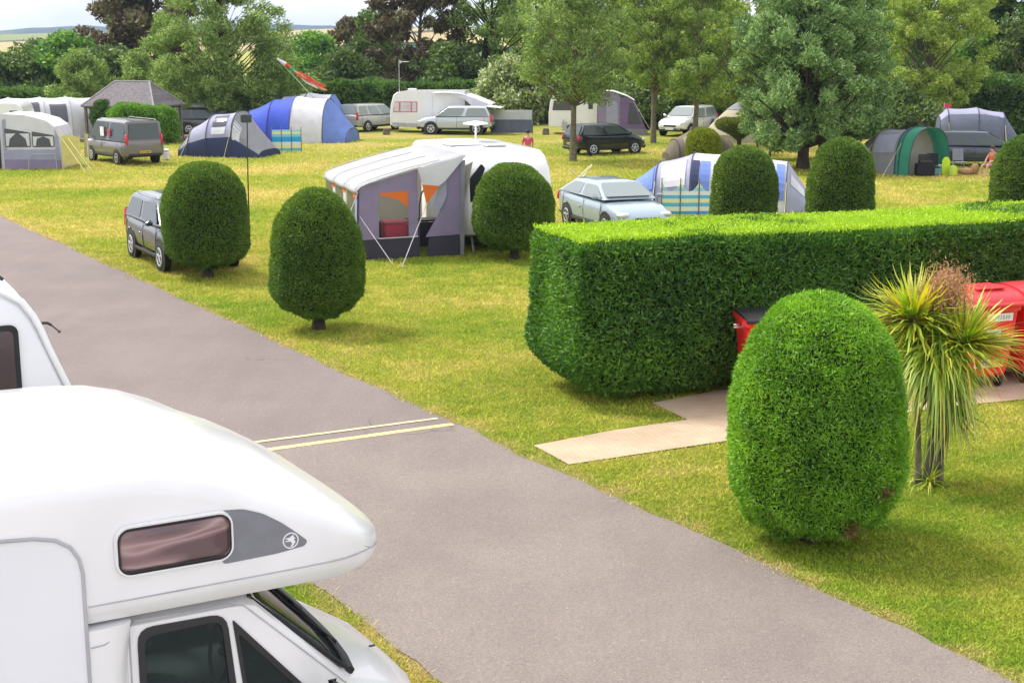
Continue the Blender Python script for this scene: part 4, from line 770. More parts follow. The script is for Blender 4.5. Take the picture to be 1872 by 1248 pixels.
def car(name, label, cat, loc, rz, Ln, Wd, Ht, col, style='hatch', plate=None, rails=False, group='cars parked on the site', lower=None, gl='glass', nwin=2, capm='alloy', grille=True):
    T = thing(name, label, cat, loc, rz, group); h2 = Wd/2; hl = Ln/2
    paint = mat('paint', col, .25, metal=.15, var=.02, vs=2, coat=.8); dark = lower or M['black']
    # lower body: (x, top z, bottom z, half width)
    S = {'hatch': dict(b=[(-.50,.62,.32,.80),(-.485,.70,.22,.90),(-.44,.72,.20,.97),(-.3,.66,.17,1),(-.1,.64,.16,1),(.1,.635,.16,1),(.20,.63,.16,1),(.32,.61,.18,.985),(.42,.54,.19,.94),(.475,.46,.22,.84),(.50,.36,.26,.70)], g=(-.475,.27,-.40,.06)),
         'suv': dict(b=[(-.50,.60,.34,.82),(-.488,.66,.26,.92),(-.44,.68,.24,.98),(-.3,.655,.22,1),(-.1,.645,.2,1),(.1,.64,.2,1),(.20,.635,.2,1),(.34,.61,.22,.985),(.43,.56,.24,.94),(.48,.47,.26,.86),(.50,.38,.30,.74)], g=(-.485,.25,-.42,.08)),
         'sedan': dict(b=[(-.50,.60,.32,.80),(-.488,.70,.24,.9),(-.43,.73,.22,.96),(-.3,.70,.19,1),(-.1,.67,.17,1),(.1,.655,.17,1),(.18,.65,.17,1),(.33,.615,.19,.985),(.43,.54,.2,.93),(.48,.44,.23,.84),(.50,.36,.28,.70)], g=(-.47,.25,-.27,.07)),
         'mpv': dict(b=[(-.50,.58,.32,.84),(-.49,.62,.22,.93),(-.44,.63,.2,.98),(-.3,.62,.17,1),(-.1,.60,.16,1),(.1,.595,.16,1),(.24,.59,.16,1),(.36,.56,.18,.98),(.44,.49,.2,.93),(.48,.42,.22,.84),(.50,.35,.26,.70)], g=(-.487,.33,-.445,.12)),
         'van': dict(b=[(-.50,.52,.30,.90),(-.495,.54,.22,.96),(-.46,.55,.2,.985),(-.3,.545,.17,1),(-.1,.54,.16,1),(.1,.54,.16,1),(.26,.535,.16,1),(.37,.51,.18,.98),(.45,.43,.2,.93),(.485,.37,.22,.84),(.50,.32,.26,.72)], g=(-.492,.39,-.468,.20))}[style]
    mb = MB(); rings = []
    for x, zt, zb, w in S['b']:
        X = x*Ln; zt *= Ht; zb = zb*Ht*(.9 if style!='suv' else 1); w *= h2; sh = zb+(zt-zb)*.62
        prof = [(0,zb),(w*.86,zb),(w*.965,zb+.04),(w*.985,zb+(sh-zb)*.45),(w,sh),(w*.975,sh+(zt-sh)*.55),(w*.90,zt-.012),(w*.78,zt+.008),(0,zt+.025)]
        rings.append([(X,-a,z) for a,z in prof]+[(X,a,z) for a,z in prof[-2:0:-1]])
    mb.loft(rings); mb.build('body', paint, T, smooth=50, subsurf=1)
    gb0, gb1, gt0, gt1 = [v*Ln for v in S['g']]; zb_ = S['b'][3][1]*Ht-.03; wb = h2*.93; wt = h2*(.73 if style != 'van' else .84); zt_ = Ht-.03
    # greenhouse: loft with a crowned roof
    st = [(gb0,gb0+.02,0),(gt0-.06*0,gt0,1),( (gt0*2+gt1)/3,None,1),((gt0+gt1*2)/3,None,1),(gt1,None,1),(gb1,None,0)]
    def gring(x, top, yb=1.0):
        if top: return [(x,-wb,zb_),(x,-(wb*.45+wt*.55),zb_+(zt_-zb_)*.55),(x,-wt*1.02,zt_-.06),(x,-wt*.94,zt_-.01),(x,-wt*.6,zt_+.02),(x,0,zt_+.03),(x,wt*.6,zt_+.02),(x,wt*.94,zt_-.01),(x,wt*1.02,zt_-.06),(x,(wb*.45+wt*.55),zb_+(zt_-zb_)*.55),(x,wb,zb_)]
        return [(x,-wb*.97,zb_),(x,-wb*.955,zb_+.005),(x,-wb*.94,zb_+.012),(x,-wb*.9,zb_+.015),(x,-wb*.5,zb_+.02),(x,0,zb_+.02),(x,wb*.5,zb_+.02),(x,wb*.9,zb_+.015),(x,wb*.94,zb_+.012),(x,wb*.955,zb_+.005),(x,wb*.97,zb_)]
    mb = MB(); mb.loft([gring(gb0,0), gring(gt0,1), gring((gt0*2+gt1)/3,1), gring((gt0+gt1*2)/3,1), gring(gt1,1), gring(gb1,0)], closed=True); mb.build('roof', paint, T, smooth=38)
    Vv = Vector; ztw = zt_-.075; bz = zb_+.035
    for s in (-1, 1):
        k = [(wb, zb_), ((wb*.45+wt*.55), zb_+(zt_-zb_)*.55), (wt*1.02, zt_-.06)]
        fw = lambda z: np.interp(z, [k[0][1],k[1][1],k[2][1]], [k[0][0],k[1][0],k[2][0]])
        x0b, x1b = gb0+(gt0-gb0)*.18+.06, gb1-.10; x0t = gt0+.05; x1t = gt1+(gb1-gt1)*.10
        q = [Vv((x0b,s*fw(bz),bz)),Vv((x1b,s*fw(bz),bz)),Vv((x1t,s*fw(ztw),ztw)),Vv((x0t,s*fw(ztw),ztw))]; nn = Vv((0,s,.35)).normalized()
        br_ = {2:[(0,.47),(.51,1)],3:[(0,.27),(.30,.62),(.655,1)]}[nwin]
        for a, b_ in br_: glass_on(T, q, a+.015, b_-.01, .02, .97, .012, 'side_window', M[gl], .09, nn)
        mb = MB(); mb.bbox((x1b-.10, s*(h2+.10), zb_+.08),(.12,.18,.13),.04); mb.build('wing_mirror', paint, T)
        for xr, tl in ((hl*.94-.05,'headlight'),(-hl*.965,'tail_light')):
            f = tl == 'headlight'; 
            if f: mb = MB(); mb.bbox((hl*.90, s*h2*.70, Ht*.455),(.30,.34,.14),.05, rot=Matrix.Rotation(rad(-28*s),3,'Z')); mb.build(tl, M['clear_lamp'], T, smooth=50)
            else:
                mb = MB(); hh = .26 if style in ('hatch','sedan') else .5; zc_ = Ht*(.56 if style in ('hatch','sedan') else .58); mb.bbox((-hl*.975+.02, s*h2*.855, zc_),(.14,.13,hh),.04, rot=Matrix.Rotation(rad(6),3,'Y')); mb.build(tl, M['red_lamp'], T, smooth=50)
        mb = MB()
        for xs_ in ((gb1*.62+gb0*.38-.05)+.02, x1b+.02, x0b+.28): mb.tube([(xs_,s*(h2*.972),Ht*.24),(xs_,s*(h2+.002),Ht*.42),(xs_,s*(h2*.985),Ht*.50),(xs_+.01,s*wb*1.03,zb_+.0)], .007, 4)
        mb.tube([(x0b,s*(wb+.02),zb_+.012),(x1b+.05,s*(wb+.02),zb_+.012)], .010, 4); mb.build('door_seams', M['black'], T)
        for xs_ in ((gb1*.62+gb0*.38)-.28, (gb0*.85+gb1*.15)+.25): mb = MB(); mb.bbox((xs_, s*(h2+.008), Ht*.47),(.16,.03,.03),.01); mb.build('door_handle', paint, T)
        for xw in (-.295, .305):
            r_ = (.31 if style != 'suv' else .35)
            mb = MB(); mb.cyl((xw*Ln, s*(h2-.015), r_+.02), r_+.075, .035, 26, 'y'); mb.build('wheel_arch', M['black'], T)
            wheel(T, xw*Ln, s*(h2+.012), r_, s, capm=capm)
        mb = MB(); mb.bbox((0.0, s*(h2-.015), Ht*.205),(Ln*.44,.05,.10),.02); mb.build('sill', dark, T)
        if rails: mb = MB(); mb.tube([(gt0+.1,s*wt*.85,zt_+.02),(gt0+.25,s*wt*.85,zt_+.06),(gt1-.25,s*wt*.85,zt_+.06),(gt1-.1,s*wt*.85,zt_+.01)],.016,6); mb.build('roof_rail', M['alloy'], T, smooth=50)
    q = [Vv((gb1-.03,-wb*.90,bz)),Vv((gb1-.03,wb*.90,bz)),Vv((gt1+.015,wt*.90,zt_-.03)),Vv((gt1+.015,-wt*.90,zt_-.03))]; glass_on(T, q, .02,.98,.05,.93,.05,'windscreen',M[gl],.06)
    q = [Vv((gb0+.02,wb*.90,bz)),Vv((gb0+.02,-wb*.90,bz)),Vv((gt0-.01,-wt*.90,zt_-.04)),Vv((gt0-.01,wt*.90,zt_-.04))]; glass_on(T, q, .03,.97,.08,.93,.045,'rear_window',M[gl],.06)
    mb = MB(); mb.bbox((hl-.09,0,Ht*.24),(.2,Wd*.80,.20),.06); mb.build('bumper', dark, T); mb = MB(); mb.bbox((-hl+.08,0,Ht*.24),(.2,Wd*.84,.18),.06); mb.build('bumper', dark, T)
    if grille: mb = MB(); mb.bbox((hl-.02,0,Ht*.37),(.06,Wd*.42,.12),.02); mb.build('grille', M['black'], T)
    pp = MB(); pp.bbox((-hl-.012,0,Ht*(.37 if style!='van' else .30)),(.02,.52,.11),.005); po = pp.build('number_plate', M['plate_y'], T)
    pp = MB(); pp.bbox((hl+.02,0,Ht*.27),(.02,.52,.11),.005); pp.build('number_plate', M['plate_w'], T)
    # plate characters: small dark blocks too far off to read
    mb = MB()
    for k in range(7): mb.box((-hl-.0235, -.20+k*.062+(.02 if k > 3 else 0), Ht*(.37 if style!='van' else .30)), (.003,.036,.07))
    mb.build('plate_characters', M['black'], po)
    return T
def heading(az): return rad(90-az)      # azimuth (clockwise from +Y) -> rotation of local +x
def car_at(pxl, pxr, pyb, az, Ln, Wd, **k): pass
# silver saloon beside the near caravan: front points right and towards the camera
c_ = Vector((2.95, 41.3, 0)); car('saloon_car', 'silver blue saloon car just beyond the long hedge', 'car', c_, heading(160), 4.7, 1.82, 1.45, (.33,.41,.47), 'sedan', gl='glassl')
car('compact_suv', 'dark steel blue off-road style car half hidden by the rounded topiary at the roadside', 'car', Vector((-8.2,35.0,0)), heading(151), 4.4, 1.82, 1.62, (.035,.05,.065), 'suv', rails=True)
car('panel_van', 'grey brown crew van with a white paper in its side window', 'van', (G(205,305)+G(285,303))/2+Vector((-1.05,2.3,0)), heading(-38), 4.8, 1.9, 1.97, (.16,.145,.15), 'van', nwin=2, rails=True)
car('black_hatchback', 'black five door hatchback with pale roof reflections by the forked tree', 'car', Vector((4.55,70.4,0)), heading(61), 4.0, 1.72, 1.50, (.012,.016,.02), 'hatch', capm='alloy')
car('people_carrier', 'silver people carrier seen from behind, left of the caravan with the aerial', 'car', G(672,242)+Vector((0,2.0,0)), heading(34), 4.5, 1.8, 1.68, (.40,.40,.37), 'mpv', nwin=3, gl='glassl')
car('silver_suv', 'pale silver off-roader with open boot parked in front of the far caravan', 'car', G(833,247)+Vector((0,1.0,0)), heading(-83), 4.55, 1.82, 1.68, (.50,.54,.60), 'suv', gl='glassl')
car('white_suv', 'white off-roader facing the camera behind the slim light trees', 'car', G(1262,249)+Vector((0,1.2,0)), heading(214), 4.7, 1.88, 1.70, (.80,.80,.80), 'suv', gl='glassl')
car('navy_car', 'dark blue estate car with its tailgate up beside the green and grey tent', 'car', G(1790,308)+Vector((0,1.4,0)), heading(98), 4.5, 1.8, 1.55, (.03,.04,.07), 'mpv', nwin=3)
sv = [o for o in COL.objects if o.name.startswith('silver_suv')][0]
mb = MB(); mb.bbox((-2.35,0,1.62),(.9,1.45,.07),.03, rot=Matrix.Rotation(rad(-6),3,'Y')); mb.build('tailgate', M['white2'], sv)
nv = [o for o in COL.objects if o.name.startswith('navy_car')][0]
mb = MB(); mb.bbox((-2.25,0,1.90),(1.0,1.35,.06),.03, rot=Matrix.Rotation(rad(28),3,'Y')); mb.build('tailgate', M['black'], nv)
vn = [o for o in COL.objects if o.name.startswith('panel_van')][0]
mb = MB(); mb.bbox((.1,.93,1.42),(.42,.02,.42),.008); mb.build('paper_notice', mat('paper',(.8,.8,.82),.7), vn)
mb = MB(); mb.prism([(-.55,1.22),(-.85,1.30),(-.72,1.40),(-.92,1.56),(-.62,1.50),(-.5,1.62),(-.52,1.42)], .925, .945); mb.build('flag_sticker', mat('red_flag',(.6,.05,.08),.6), vn)
# cars behind the shelter
car('dark_car', 'dark car with a long grey roof box behind the slate roof shelter', 'car', G(368,250)+Vector((0,3.2,0)), heading(80), 4.6, 1.8, 1.5, (.05,.05,.055), 'mpv', nwin=3)
rb = thing('roof_box', 'long grey green roof box on the dark car behind the shelter', 'roof box', G(368,250)+Vector((-.2,3.2,1.53)), heading(80))
mb = MB(); rings = []
for x, w, h in ((-1.15,.2,.1),(-1.05,.36,.22),(-.4,.4,.30),(.5,.4,.30),(1.05,.3,.2),(1.2,.12,.08)): rings.append([(x,w*math.cos(a),.03+h*max(0,math.sin(a))) for a in np.linspace(0,math.pi,9)])
mb.loft(rings); mb.build('lid', mat('roof_box_grey',(.24,.27,.22),.5), rb, smooth=40)
car('white_car', 'white car with open boot mostly hidden behind the shelter posts', 'car', G(322,250)+Vector((-.4,6.0,0)), heading(200), 4.2, 1.75, 1.55, (.7,.72,.7), 'hatch')

# ------------------------------------------------------------------ tents
def fab(name, col, tr=.18, rough=.75): return mat(name, col, rough, var=.06, vs=2.5, bump=.6, bs=4, trans=tr)
FB = dict(white=fab('fabric_white',(.72,.72,.76)), lav=fab('fabric_lavender',(.46,.47,.62),.3), navy=fab('fabric_navy',(.035,.05,.13)), blue=fab('fabric_blue',(.05,.10,.62)), sky=fab('fabric_skyblue',(.17,.27,.66)),
  grey=fab('fabric_grey',(.34,.35,.38),.3), lilac=fab('fabric_lilac',(.34,.28,.44),.25), dark=fab('fabric_charcoal',(.055,.05,.075)), purple=fab('fabric_purple',(.22,.15,.30)), green=fab('fabric_green',(.04,.27,.17)),
  brown=fab('fabric_brown',(.22,.18,.12)), cream=fab('fabric_cream',(.50,.45,.32)), orange=fab('fabric_orange',(.85,.20,.03)), taupe=fab('fabric_taupe',(.38,.35,.30)), slate=fab('fabric_slate',(.15,.17,.24)), teal=fab('fabric_teal',(.1,.45,.5)), black=fab('fabric_black',(.012,.012,.016)))
M['mesh'] = glassmat('tent_window', (.5,.5,.55), .45, .15, (.16,.16,.19)); M['pole'] = mat('tent_pole', (.05,.05,.09), .5)
def arch(st, t, e=.72, out=0.0):
    """st=(x,halfwidth,height[,y0]); t in 0..1 from one side over the top to the other"""
    a = math.pi*t; c, s = math.cos(a), math.sin(a); y0 = st[3] if len(st) > 3 else 0
    return Vector((st[0], y0-(st[1]+out)*math.copysign(abs(c)**e, c), (st[2]+out)*abs(s)**e))
def tunnel_tent(name, label, cat, loc, rz, st, bays, windows=(), skirt=None, ends=('grey','grey'), doors=(), group=None, poles=True, guys=True, e=.72, sk_h=.16, guycol='rope', polem='pole'):
    T = thing(name, label, cat, loc, rz, group); n = 22
    for i, fc in enumerate(bays):                     # each bay of the shell, sagging a little between the poles
        rings = []; A, B = st[i], st[i+1]
        for k in range(6):
            f = k/5; x = A[0]+(B[0]-A[0])*f; sag = 1-.025*math.sin(math.pi*f); S_ = (x, (A[1]+(B[1]-A[1])*f)*sag, (A[2]+(B[2]-A[2])*f)*sag, (A[3] if len(A)>3 else 0)*(1-f)+(B[3] if len(B)>3 else 0)*f)
            rings.append([arch(S_, j/n, e) for j in range(n+1)])
        mb = MB(); mb.loft(rings, closed=False, cap=False); mb.build('canopy', FB[fc], T, smooth=60)
    if skirt:
        for s in (0, 1):
            rings = []
            for q in st:
                m_ = 5; rings.append([arch(q, (sk_h*j/m_) if s == 0 else 1-(sk_h*j/m_), e, .015) for j in range(m_+1)])
            mb = MB(); mb.loft(rings, closed=False, cap=False); mb.build('skirt', FB[skirt], T, smooth=60)
    for en, fc in ((0, ends[0]), (-1, ends[1])):
        if not fc: continue
        q = st[en]; ring = [arch(q, j/n, e, -.01) for j in range(n+1)]; mb = MB(); mb.add(ring+[Vector((q[0], q[3] if len(q)>3 else 0, 0))], [(j, j+1, n+1) for j in range(n)]); mb.build('end_wall', FB[fc], T)
    if poles:
        for q in st[(1 if st[0][2] < .4 else 0):(-1 if st[-1][2] < .4 else None)]:
            mb = MB(); mb.tube([arch(q, j/24, e, .02) for j in range(25)], .022, 5, cap=False); mb.build('pole', M[polem], T, smooth=60)
    for (i, f0, f1, t0, t1, m_) in windows:           # panels lying on the shell
        A, B = st[i], st[i+1]; rings = []
        for k in range(5):
            f = f0+(f1-f0)*k/4; S_ = tuple(A[z]+(B[z]-A[z])*f for z in range(3)); sag = 1-.025*math.sin(math.pi*f); S_ = (S_[0], S_[1]*sag, S_[2]*sag, 0); rings.append([arch(S_, t0+(t1-t0)*j/6, e, .03) for j in range(7)])
        mb = MB(); mb.loft(rings, closed=False, cap=False); mb.build('window', M['mesh'] if m_ == 'mesh' else FB[m_], T)
    for (en, y0, y1, z0, z1, m_) in doors:            # panels on an end wall
        q = st[en]; s = -1 if en == 0 else 1; P = smooth_poly([(y0,z0),(y1,z0),((y0*.9+y1*.1),z1) if m_=='tri' else (y1*.92,z1),(y0*.92+.0,z1)], .12)
        mb = MB(); mb.prism(P, q[0]+s*.012, q[0]+s*.03, axis='x'); mb.build('door', M['mesh'] if m_ == 'mesh' else FB[m_ if m_!='tri' else 'grey'], T)
    if guys:
        for q in (st[1], st[-2]):
            for s in (0,1):
                p = arch(q, .22 if s == 0 else .78, e); g0 = Vector((p.x, p.y+(-1.1 if s == 0 else 1.1), 0)); mb = MB(); mb.tube([p, g0], .008, 4); mb.build('guy_rope', M[guycol], T)
    return T
# grey and navy tunnel tent (door end to the right)
tunnel_tent('tunnel_tent', 'grey tunnel tent with wide navy skirt, nearest tent on the left field', 'tent', Vector((AY(424,69.3),69.3,0)), rad(-13), [(-2.35,1.05,.55),(-1.75,1.30,1.35),(-.75,1.45,1.95),(.55,1.5,2.12),(1.9,1.35,.35)], ['grey','lav','lav','grey'],
  windows=[(2,.2,.75,.22,.40,'mesh'),(2,.2,.75,.14,.21,'white'),(3,.03,.50,.16,.40,'grey'),(3,.05,.30,.10,.30,'white'),(1,.3,.85,.74,.88,'mesh')], skirt='navy', sk_h=.11, ends=('grey','navy'), group='tents pitched on the left field')
# blue and white big tent: drawn along the photo from 445..650
tunnel_tent('family_tent', 'big royal blue and white family tent behind the grey and navy tent', 'tent', Vector((AY(560,80),80.0,0)), rad(-7), [(-3.6,1.4,.5),(-3.1,1.7,1.65),(-1.75,1.9,2.25),(-.45,2.0,2.45),(1.35,1.9,2.3),(2.6,1.6,.7)], ['blue','blue','blue','white','sky'],
  windows=[(0,.1,.8,.2,.45,'mesh')], ends=('blue','sky'), group='tents pitched on the left field', e=.85)
# pale dome behind
tunnel_tent('dome_tent', 'pale lavender and white dome tent rising behind the blue family tent', 'tent', Vector((AY(566,88.5),88.5,0)), rad(-4), [(-2.3,1.5,1.3),(-1.5,1.8,2.1),(0,1.9,2.35),(1.5,1.8,2.25),(2.35,1.5,.9)], ['white','white','white','sky'], windows=[(1,.1,.6,.25,.45,'lav')], ends=('white','sky'), group='tents pitched on the left field')
# long white inflatable awning at the left edge, behind
tunnel_tent('air_awning', 'long white inflatable awning with grey windows and purple open end, at the far left', 'awning', Vector((AY(55,80.5),80.5,0)), rad(28), [(-2.6,1.5,2.2),(-1.1,1.55,2.35),(.6,1.55,2.35),(2.0,1.55,2.35),(3.6,1.5,2.3)], ['white','white','white','white'],
  windows=[(0,.2,.85,.62,.90,'mesh'),(1,.2,.85,.66,.90,'mesh'),(2,.2,.85,.70,.90,'mesh'),(0,.2,.85,.10,.38,'mesh'),(1,.2,.85,.10,.34,'mesh'),(2,.2,.85,.10,.3,'mesh')], ends=('purple','white'), group='awnings on the site', polem='trim', guys=False)
# white awning with clear windows, left edge
wa = thing('porch_awning', 'white caravan awning with big clear front window and grey skirt, cut by the left edge', 'awning', Vector((AY(58,61.5),61.5,0)), rad(4), 'awnings on the site')
mb = MB(); prf = [(-1.5,2.28),(-1.2,2.36),(-.2,2.30),(.6,2.08),(.98,1.8),(1.14,1.4),(1.2,.8),(1.22,.0)]
mb.loft([[(x,y,z) for x,z in [(-1.5,0)]+prf] for y in (0,2.6)]); mb.build('canopy', FB['white'], wa); mb = MB(); mb.prism([(-1.2,.42),(-1.2,2.1),(-1.05,2.15),(-1.05,.42)], -.010, -.02); mb.prism([(.98,.42),(.98,1.72),(1.12,1.38),(1.18,.42)], -.010, -.02); mb.prism([(-1.05,.42),(-1.05,.85),(.98,.85),(.98,.42)], -.010, -.02); mb.build('grey_panel', FB['lav'], wa)
for x0,x1,z0,z1 in ((-1.12,-.05,.95,1.75),(.02,.95,.95,1.62)):
    mb = MB(); mb.prism(smooth_poly([(x0,z0),(x1,z0),(x1,z1-.18),(x0,z1)],.06), -.012, -.03); w_ = mb.build('window', M['mesh'], wa)
    for sx in (0, 1):   # tied back curtains
        xa = x0+.04 if sx == 0 else x1-.04; d_ = 1 if sx == 0 else -1; mb = MB(); mb.prism([(xa,z0+.05),(xa,z1-.22),(xa+d_*.42,z1-.22),(xa+d_*.16,z0+.35),(xa+d_*.10,z0+.05)], -.031, -.036); mb.build('curtain', FB['white'], w_)
mb = MB(); mb.prism([(-1.2,0),(1.21,0),(1.19,.40),(-1.2,.42)], -.012, -.03); mb.build('skirt', FB['lilac'], wa)
mb = MB(); mb.tube([(-1.44,-.05,0),(-1.42,-.06,1.2),(-1.50,-.05,2.0),(-1.7,-.04,2.35)], .11, 8); mb.build('air_beam', FB['dark'], wa)
mb = MB(); mb.tube([(-.15,-.25,0),(-.1,-.25,.55),(.05,-.25,.66),(1.0,-.25,.66),(1.05,-.25,0)], .02, 6); mb.build('folding_frame', M['trim'], wa)
mb = MB(); mb.prism([(-2.6,.35),(-2.6,2.1),(-1.75,2.15),(-1.55,.45)], -.1, -.13); mb.build('side_panel', FB['cream'], wa)
for k in range(2): mb = MB(); mb.tube([(1.15,-.05,1.75-.2*k),(2.55+.4*k,-.9,0)], .012, 4); mb.build('guy_rope', M['rope'], wa)
cvf = thing('roof_unit', 'rounded white caravan roof end showing above the awning at the left edge', 'caravan', Vector((AY(8,70),70,0)), rad(10))
mb = MB(); mb.loft([[(x*s, y, z) for x,z in ((-2.2,.3),(-2.2,2.35),(-1.9,2.5),(.6,2.5),(.85,2.3),(.95,1.9),(.95,.3))] for y,s in ((0,1),(3.5,1))]); mb.build('body', M['white'], cvf, bevel=.08); mb = MB(); mb.prism([(.3,1.7),(.7,1.7),(.65,2.1),(.3,2.1)],-.01,-.03); mb.build('window', M['glass'], cvf)
# yellow windbreak and drying things beside the van
ybx = thing('windbreak', 'yellow cloth windbreak panel with guy ropes between the white awning and the grey van', 'windbreak', Vector((AY(128,61.2),61.2,0)), rad(-12), 'windbreaks beside the tents')
mb = MB(); mb.prism([(-.38,.15),(-.42,1.42),(-.15,1.48),(.15,1.45),(.40,1.38),(.40,.30)], 0, .02); mb.build('cloth', fab('fabric_yellow',(.70,.62,.22)), ybx)
mb = MB(); mb.prism([(.46,.5),(.5,1.55),(.72,1.5),(.66,1.3),(.75,.6)], .3, .32); mb.build('cloth', FB['cream'], ybx)
for x in (-.42,.42,.78): mb = MB(); mb.tube([(x,.02,0),(x,.02,1.5)], .016, 5); mb.build('pole', M['rope'], ybx)
for k in range(2): mb = MB(); mb.tube([(-.38+.3*k,-.02,1.35),(1.25+.35*k,-1.1,0)], .012, 4); mb.build('guy_rope', M['rope'], ybx)
wc_ = thing('water_carrier', 'white plastic water carrier standing right of the grey van', 'water carrier', Vector((AY(301,66.5),66.5,0)))
mb = MB(); mb.bbox((0,0,.20),(.34,.3,.38),.05); mb.bbox((0,0,.46),(.34,.3,.12),.05); mb.cyl((0,0,.56),.06,.1,10); mb.build('container', M['white'], wc_)

# striped windbreaks
m, t, o = newmat('striped_cloth'); g = N(t,'ShaderNodeTexCoord'); s_ = N(t,'ShaderNodeSeparateXYZ'); t.links.new(g.outputs['Object'], s_.inputs[0]); b = N(t,'ShaderNodeBsdfPrincipled',Roughness=.8)
t.links.new(ramp(t, s_.outputs['Z'], [(0,(.12,.50,.62)),(.18,(.75,.75,.40)),(.36,(.68,.72,.72)),(.5,(.02,.35,.72)),(.75,(.20,.60,.75)),(.88,(.75,.75,.40)),(1.06,(.35,.65,.72))]), b.inputs['Base Color']); t.nodes[-1].color_ramp.interpolation='CONSTANT'; t.links.new(b.outputs[0],o.inputs[0]); M['stripe1'] = m
m, t, o = newmat('striped_cloth_pale'); g = N(t,'ShaderNodeTexCoord'); s_ = N(t,'ShaderNodeSeparateXYZ'); t.links.new(g.outputs['Object'], s_.inputs[0]); b = N(t,'ShaderNodeBsdfPrincipled',Roughness=.8)
t.links.new(ramp(t, s_.outputs['Z'], [(0,(.06,.35,.62)),(.16,(.75,.75,.62)),(.3,(.12,.45,.66)),(.42,(.72,.74,.40)),(.55,(.10,.45,.72)),(.66,(.75,.76,.72)),(.78,(.30,.60,.74)),(.9,(.78,.78,.45))]), b.inputs['Base Color']); t.nodes[-1].color_ramp.interpolation='CONSTANT'; t.links.new(b.outputs[0],o.inputs[0]); M['stripe2'] = m
def windbreak(label, loc, rz, w, h, n, mt, sag=.0, bend=()):
    T = thing('windbreak', label, 'windbreak', loc, rz, 'windbreaks beside the tents'); xs = np.linspace(-w/2, w/2, n*6+1); yb = lambda x: .06*math.sin(x*3)
    top = [h-sag*math.sin(math.pi*((x+w/2)/(w/n)%1)) for x in xs]; rings = [[(x,yb(x),.06),(x,yb(x),tp*.5),(x,yb(x),tp)] for x, tp in zip(xs, top)]
    mb = MB(); mb.loft(rings, closed=False, cap=False); mb.build('cloth', mt, T, solid=.01)
    for i in range(n+1): x = -w/2+w*i/n; mb = MB(); mb.tube([(x,yb(x)-.02,0),(x,yb(x)-.02,h+.14)], .018, 5); mb.build('pole', M['barkg'], T)
    return T
windbreak('windbreak with blue, lemon and white stripes in front of the blue family tent', Vector((AY(523,71.5),71.5,0)), rad(4), 1.45, 1.1, 3, M['stripe1'])
windbreak('windbreak with thin blue, yellow and white stripes in front of the pale blue tent', Vector((AY(1262,44.5),44.5,0)), rad(-5), 1.75, 1.05, 3, M['stripe2'], sag=.28)
wb3 = windbreak('grey windbreak with pale clear top right of the caravan with the aerial', Vector((AY(936,86.0),86.0,0)), rad(-6), 2.5, 1.4, 2, FB['slate'])
mb = MB(); mb.loft([[(x,-.05+.06*math.sin(x*3),.85),(x,-.05+.06*math.sin(x*3),1.42)] for x in np.linspace(-1.2,1.2,13)], closed=False, cap=False); mb.build('clear_panel', fab('clear_strip',(.55,.58,.62)), wb3)

# near awning and caravan
NA = rad(18); NO = Vector((-3.72,35.2,0))
aw = thing('caravan_awning', 'grey and white caravan awning with orange trim and open door flap beside the near caravan', 'awning', NO, NA, 'awnings on the site')
AL = 4.2; 
def P3(x, y, z): return Vector((x, y, z))
# roof: sheet from the front eave up to the caravan rail, with soft scallops and rolled front edge
rings = []
for i, y in enumerate(np.linspace(-.12, AL+.05, 31)):
    f = (y/AL)*3; sg = .045*abs(math.sin(math.pi*f)); r_ = [(-.14,y,1.66-sg*.6),(-.16,y,1.76-sg*.6),(-.06,y,1.86-sg),(.10,y,1.93-sg),(.5,y,2.06-sg*1.2),(1.2,y,2.25-sg),(2.0,y,2.43-sg*.6),(2.68,y,2.56)]
    rings.append(r_)
mb = MB(); mb.loft(rings, closed=False, cap=False); mb.build('roof', fab('awning_roof',(.80,.80,.81),.6), aw, smooth=70, solid=.015)
for y in (AL/3, AL*2/3, .02, AL): mb = MB(); mb.tube([(-.15,y,1.70),(-.15,y,1.80),(-.05,y,1.905),(.10,y,1.965),(.5,y,2.09),(1.2,y,2.275),(2.0,y,2.45)], .012, 5); mb.build('roof_pole', M['trim'], aw)
# end wall facing the camera (y = 0): panels around window and doorway
def wl(x, z, y=0.0): return (x, z)
top = lambda x: 1.80+.30*min(1, max(0,x+.05)/.75)*.65+max(0,x-.3)*.225
def endpanel(name, poly, m_, y=0.0, th=.012, par=None): mb = MB(); mb.prism(poly, y, y+th); return mb.build(name, m_, par or aw)
endpanel('end_wall', [(-.12,.50),(.42,.52),(.42,1.62),(1.18,1.66),(1.18,1.52),(1.18,.54),(1.42,.55),(1.42,top(1.42)-.03),(.5,top(.5)-.02),(.1,1.90),(-.06,1.80),(-.12,1.66)], FB['lilac']); mb = MB(); mb.tube([(-.13,-.02,0),(-.12,-.02,1.1),(-.09,-.02,1.75)],.022,6); mb.build('pole', FB['navy'], aw)
endpanel('skirt', [(-.13,.0),(1.43,.0),(1.43,.53),(-.13,.49)], FB['dark'], -.004)
endpanel('skirt', [(1.62,.03),(2.52,.03),(2.50,.56),(1.70,.50)], FB['dark'], -.03)
endpanel('end_wall', [(2.0,1.15),(2.16,1.9),(2.30,2.30),(2.62,2.38),(2.60,.05),(2.52,.05),(2.50,.55),(1.62,.52)], FB['lilac'], .004)
endpanel('wall_edge', [(2.52,.03),(2.62,.03),(2.66,2.44),(2.54,2.40)], FB['grey'], -.03)
endpanel('door_flap', [(1.95,1.15),(2.05,1.3),(2.16,1.55),(2.16,1.9),(2.12,2.1),(2.0,1.95),(1.80,1.25)], FB['lav'], -.06)
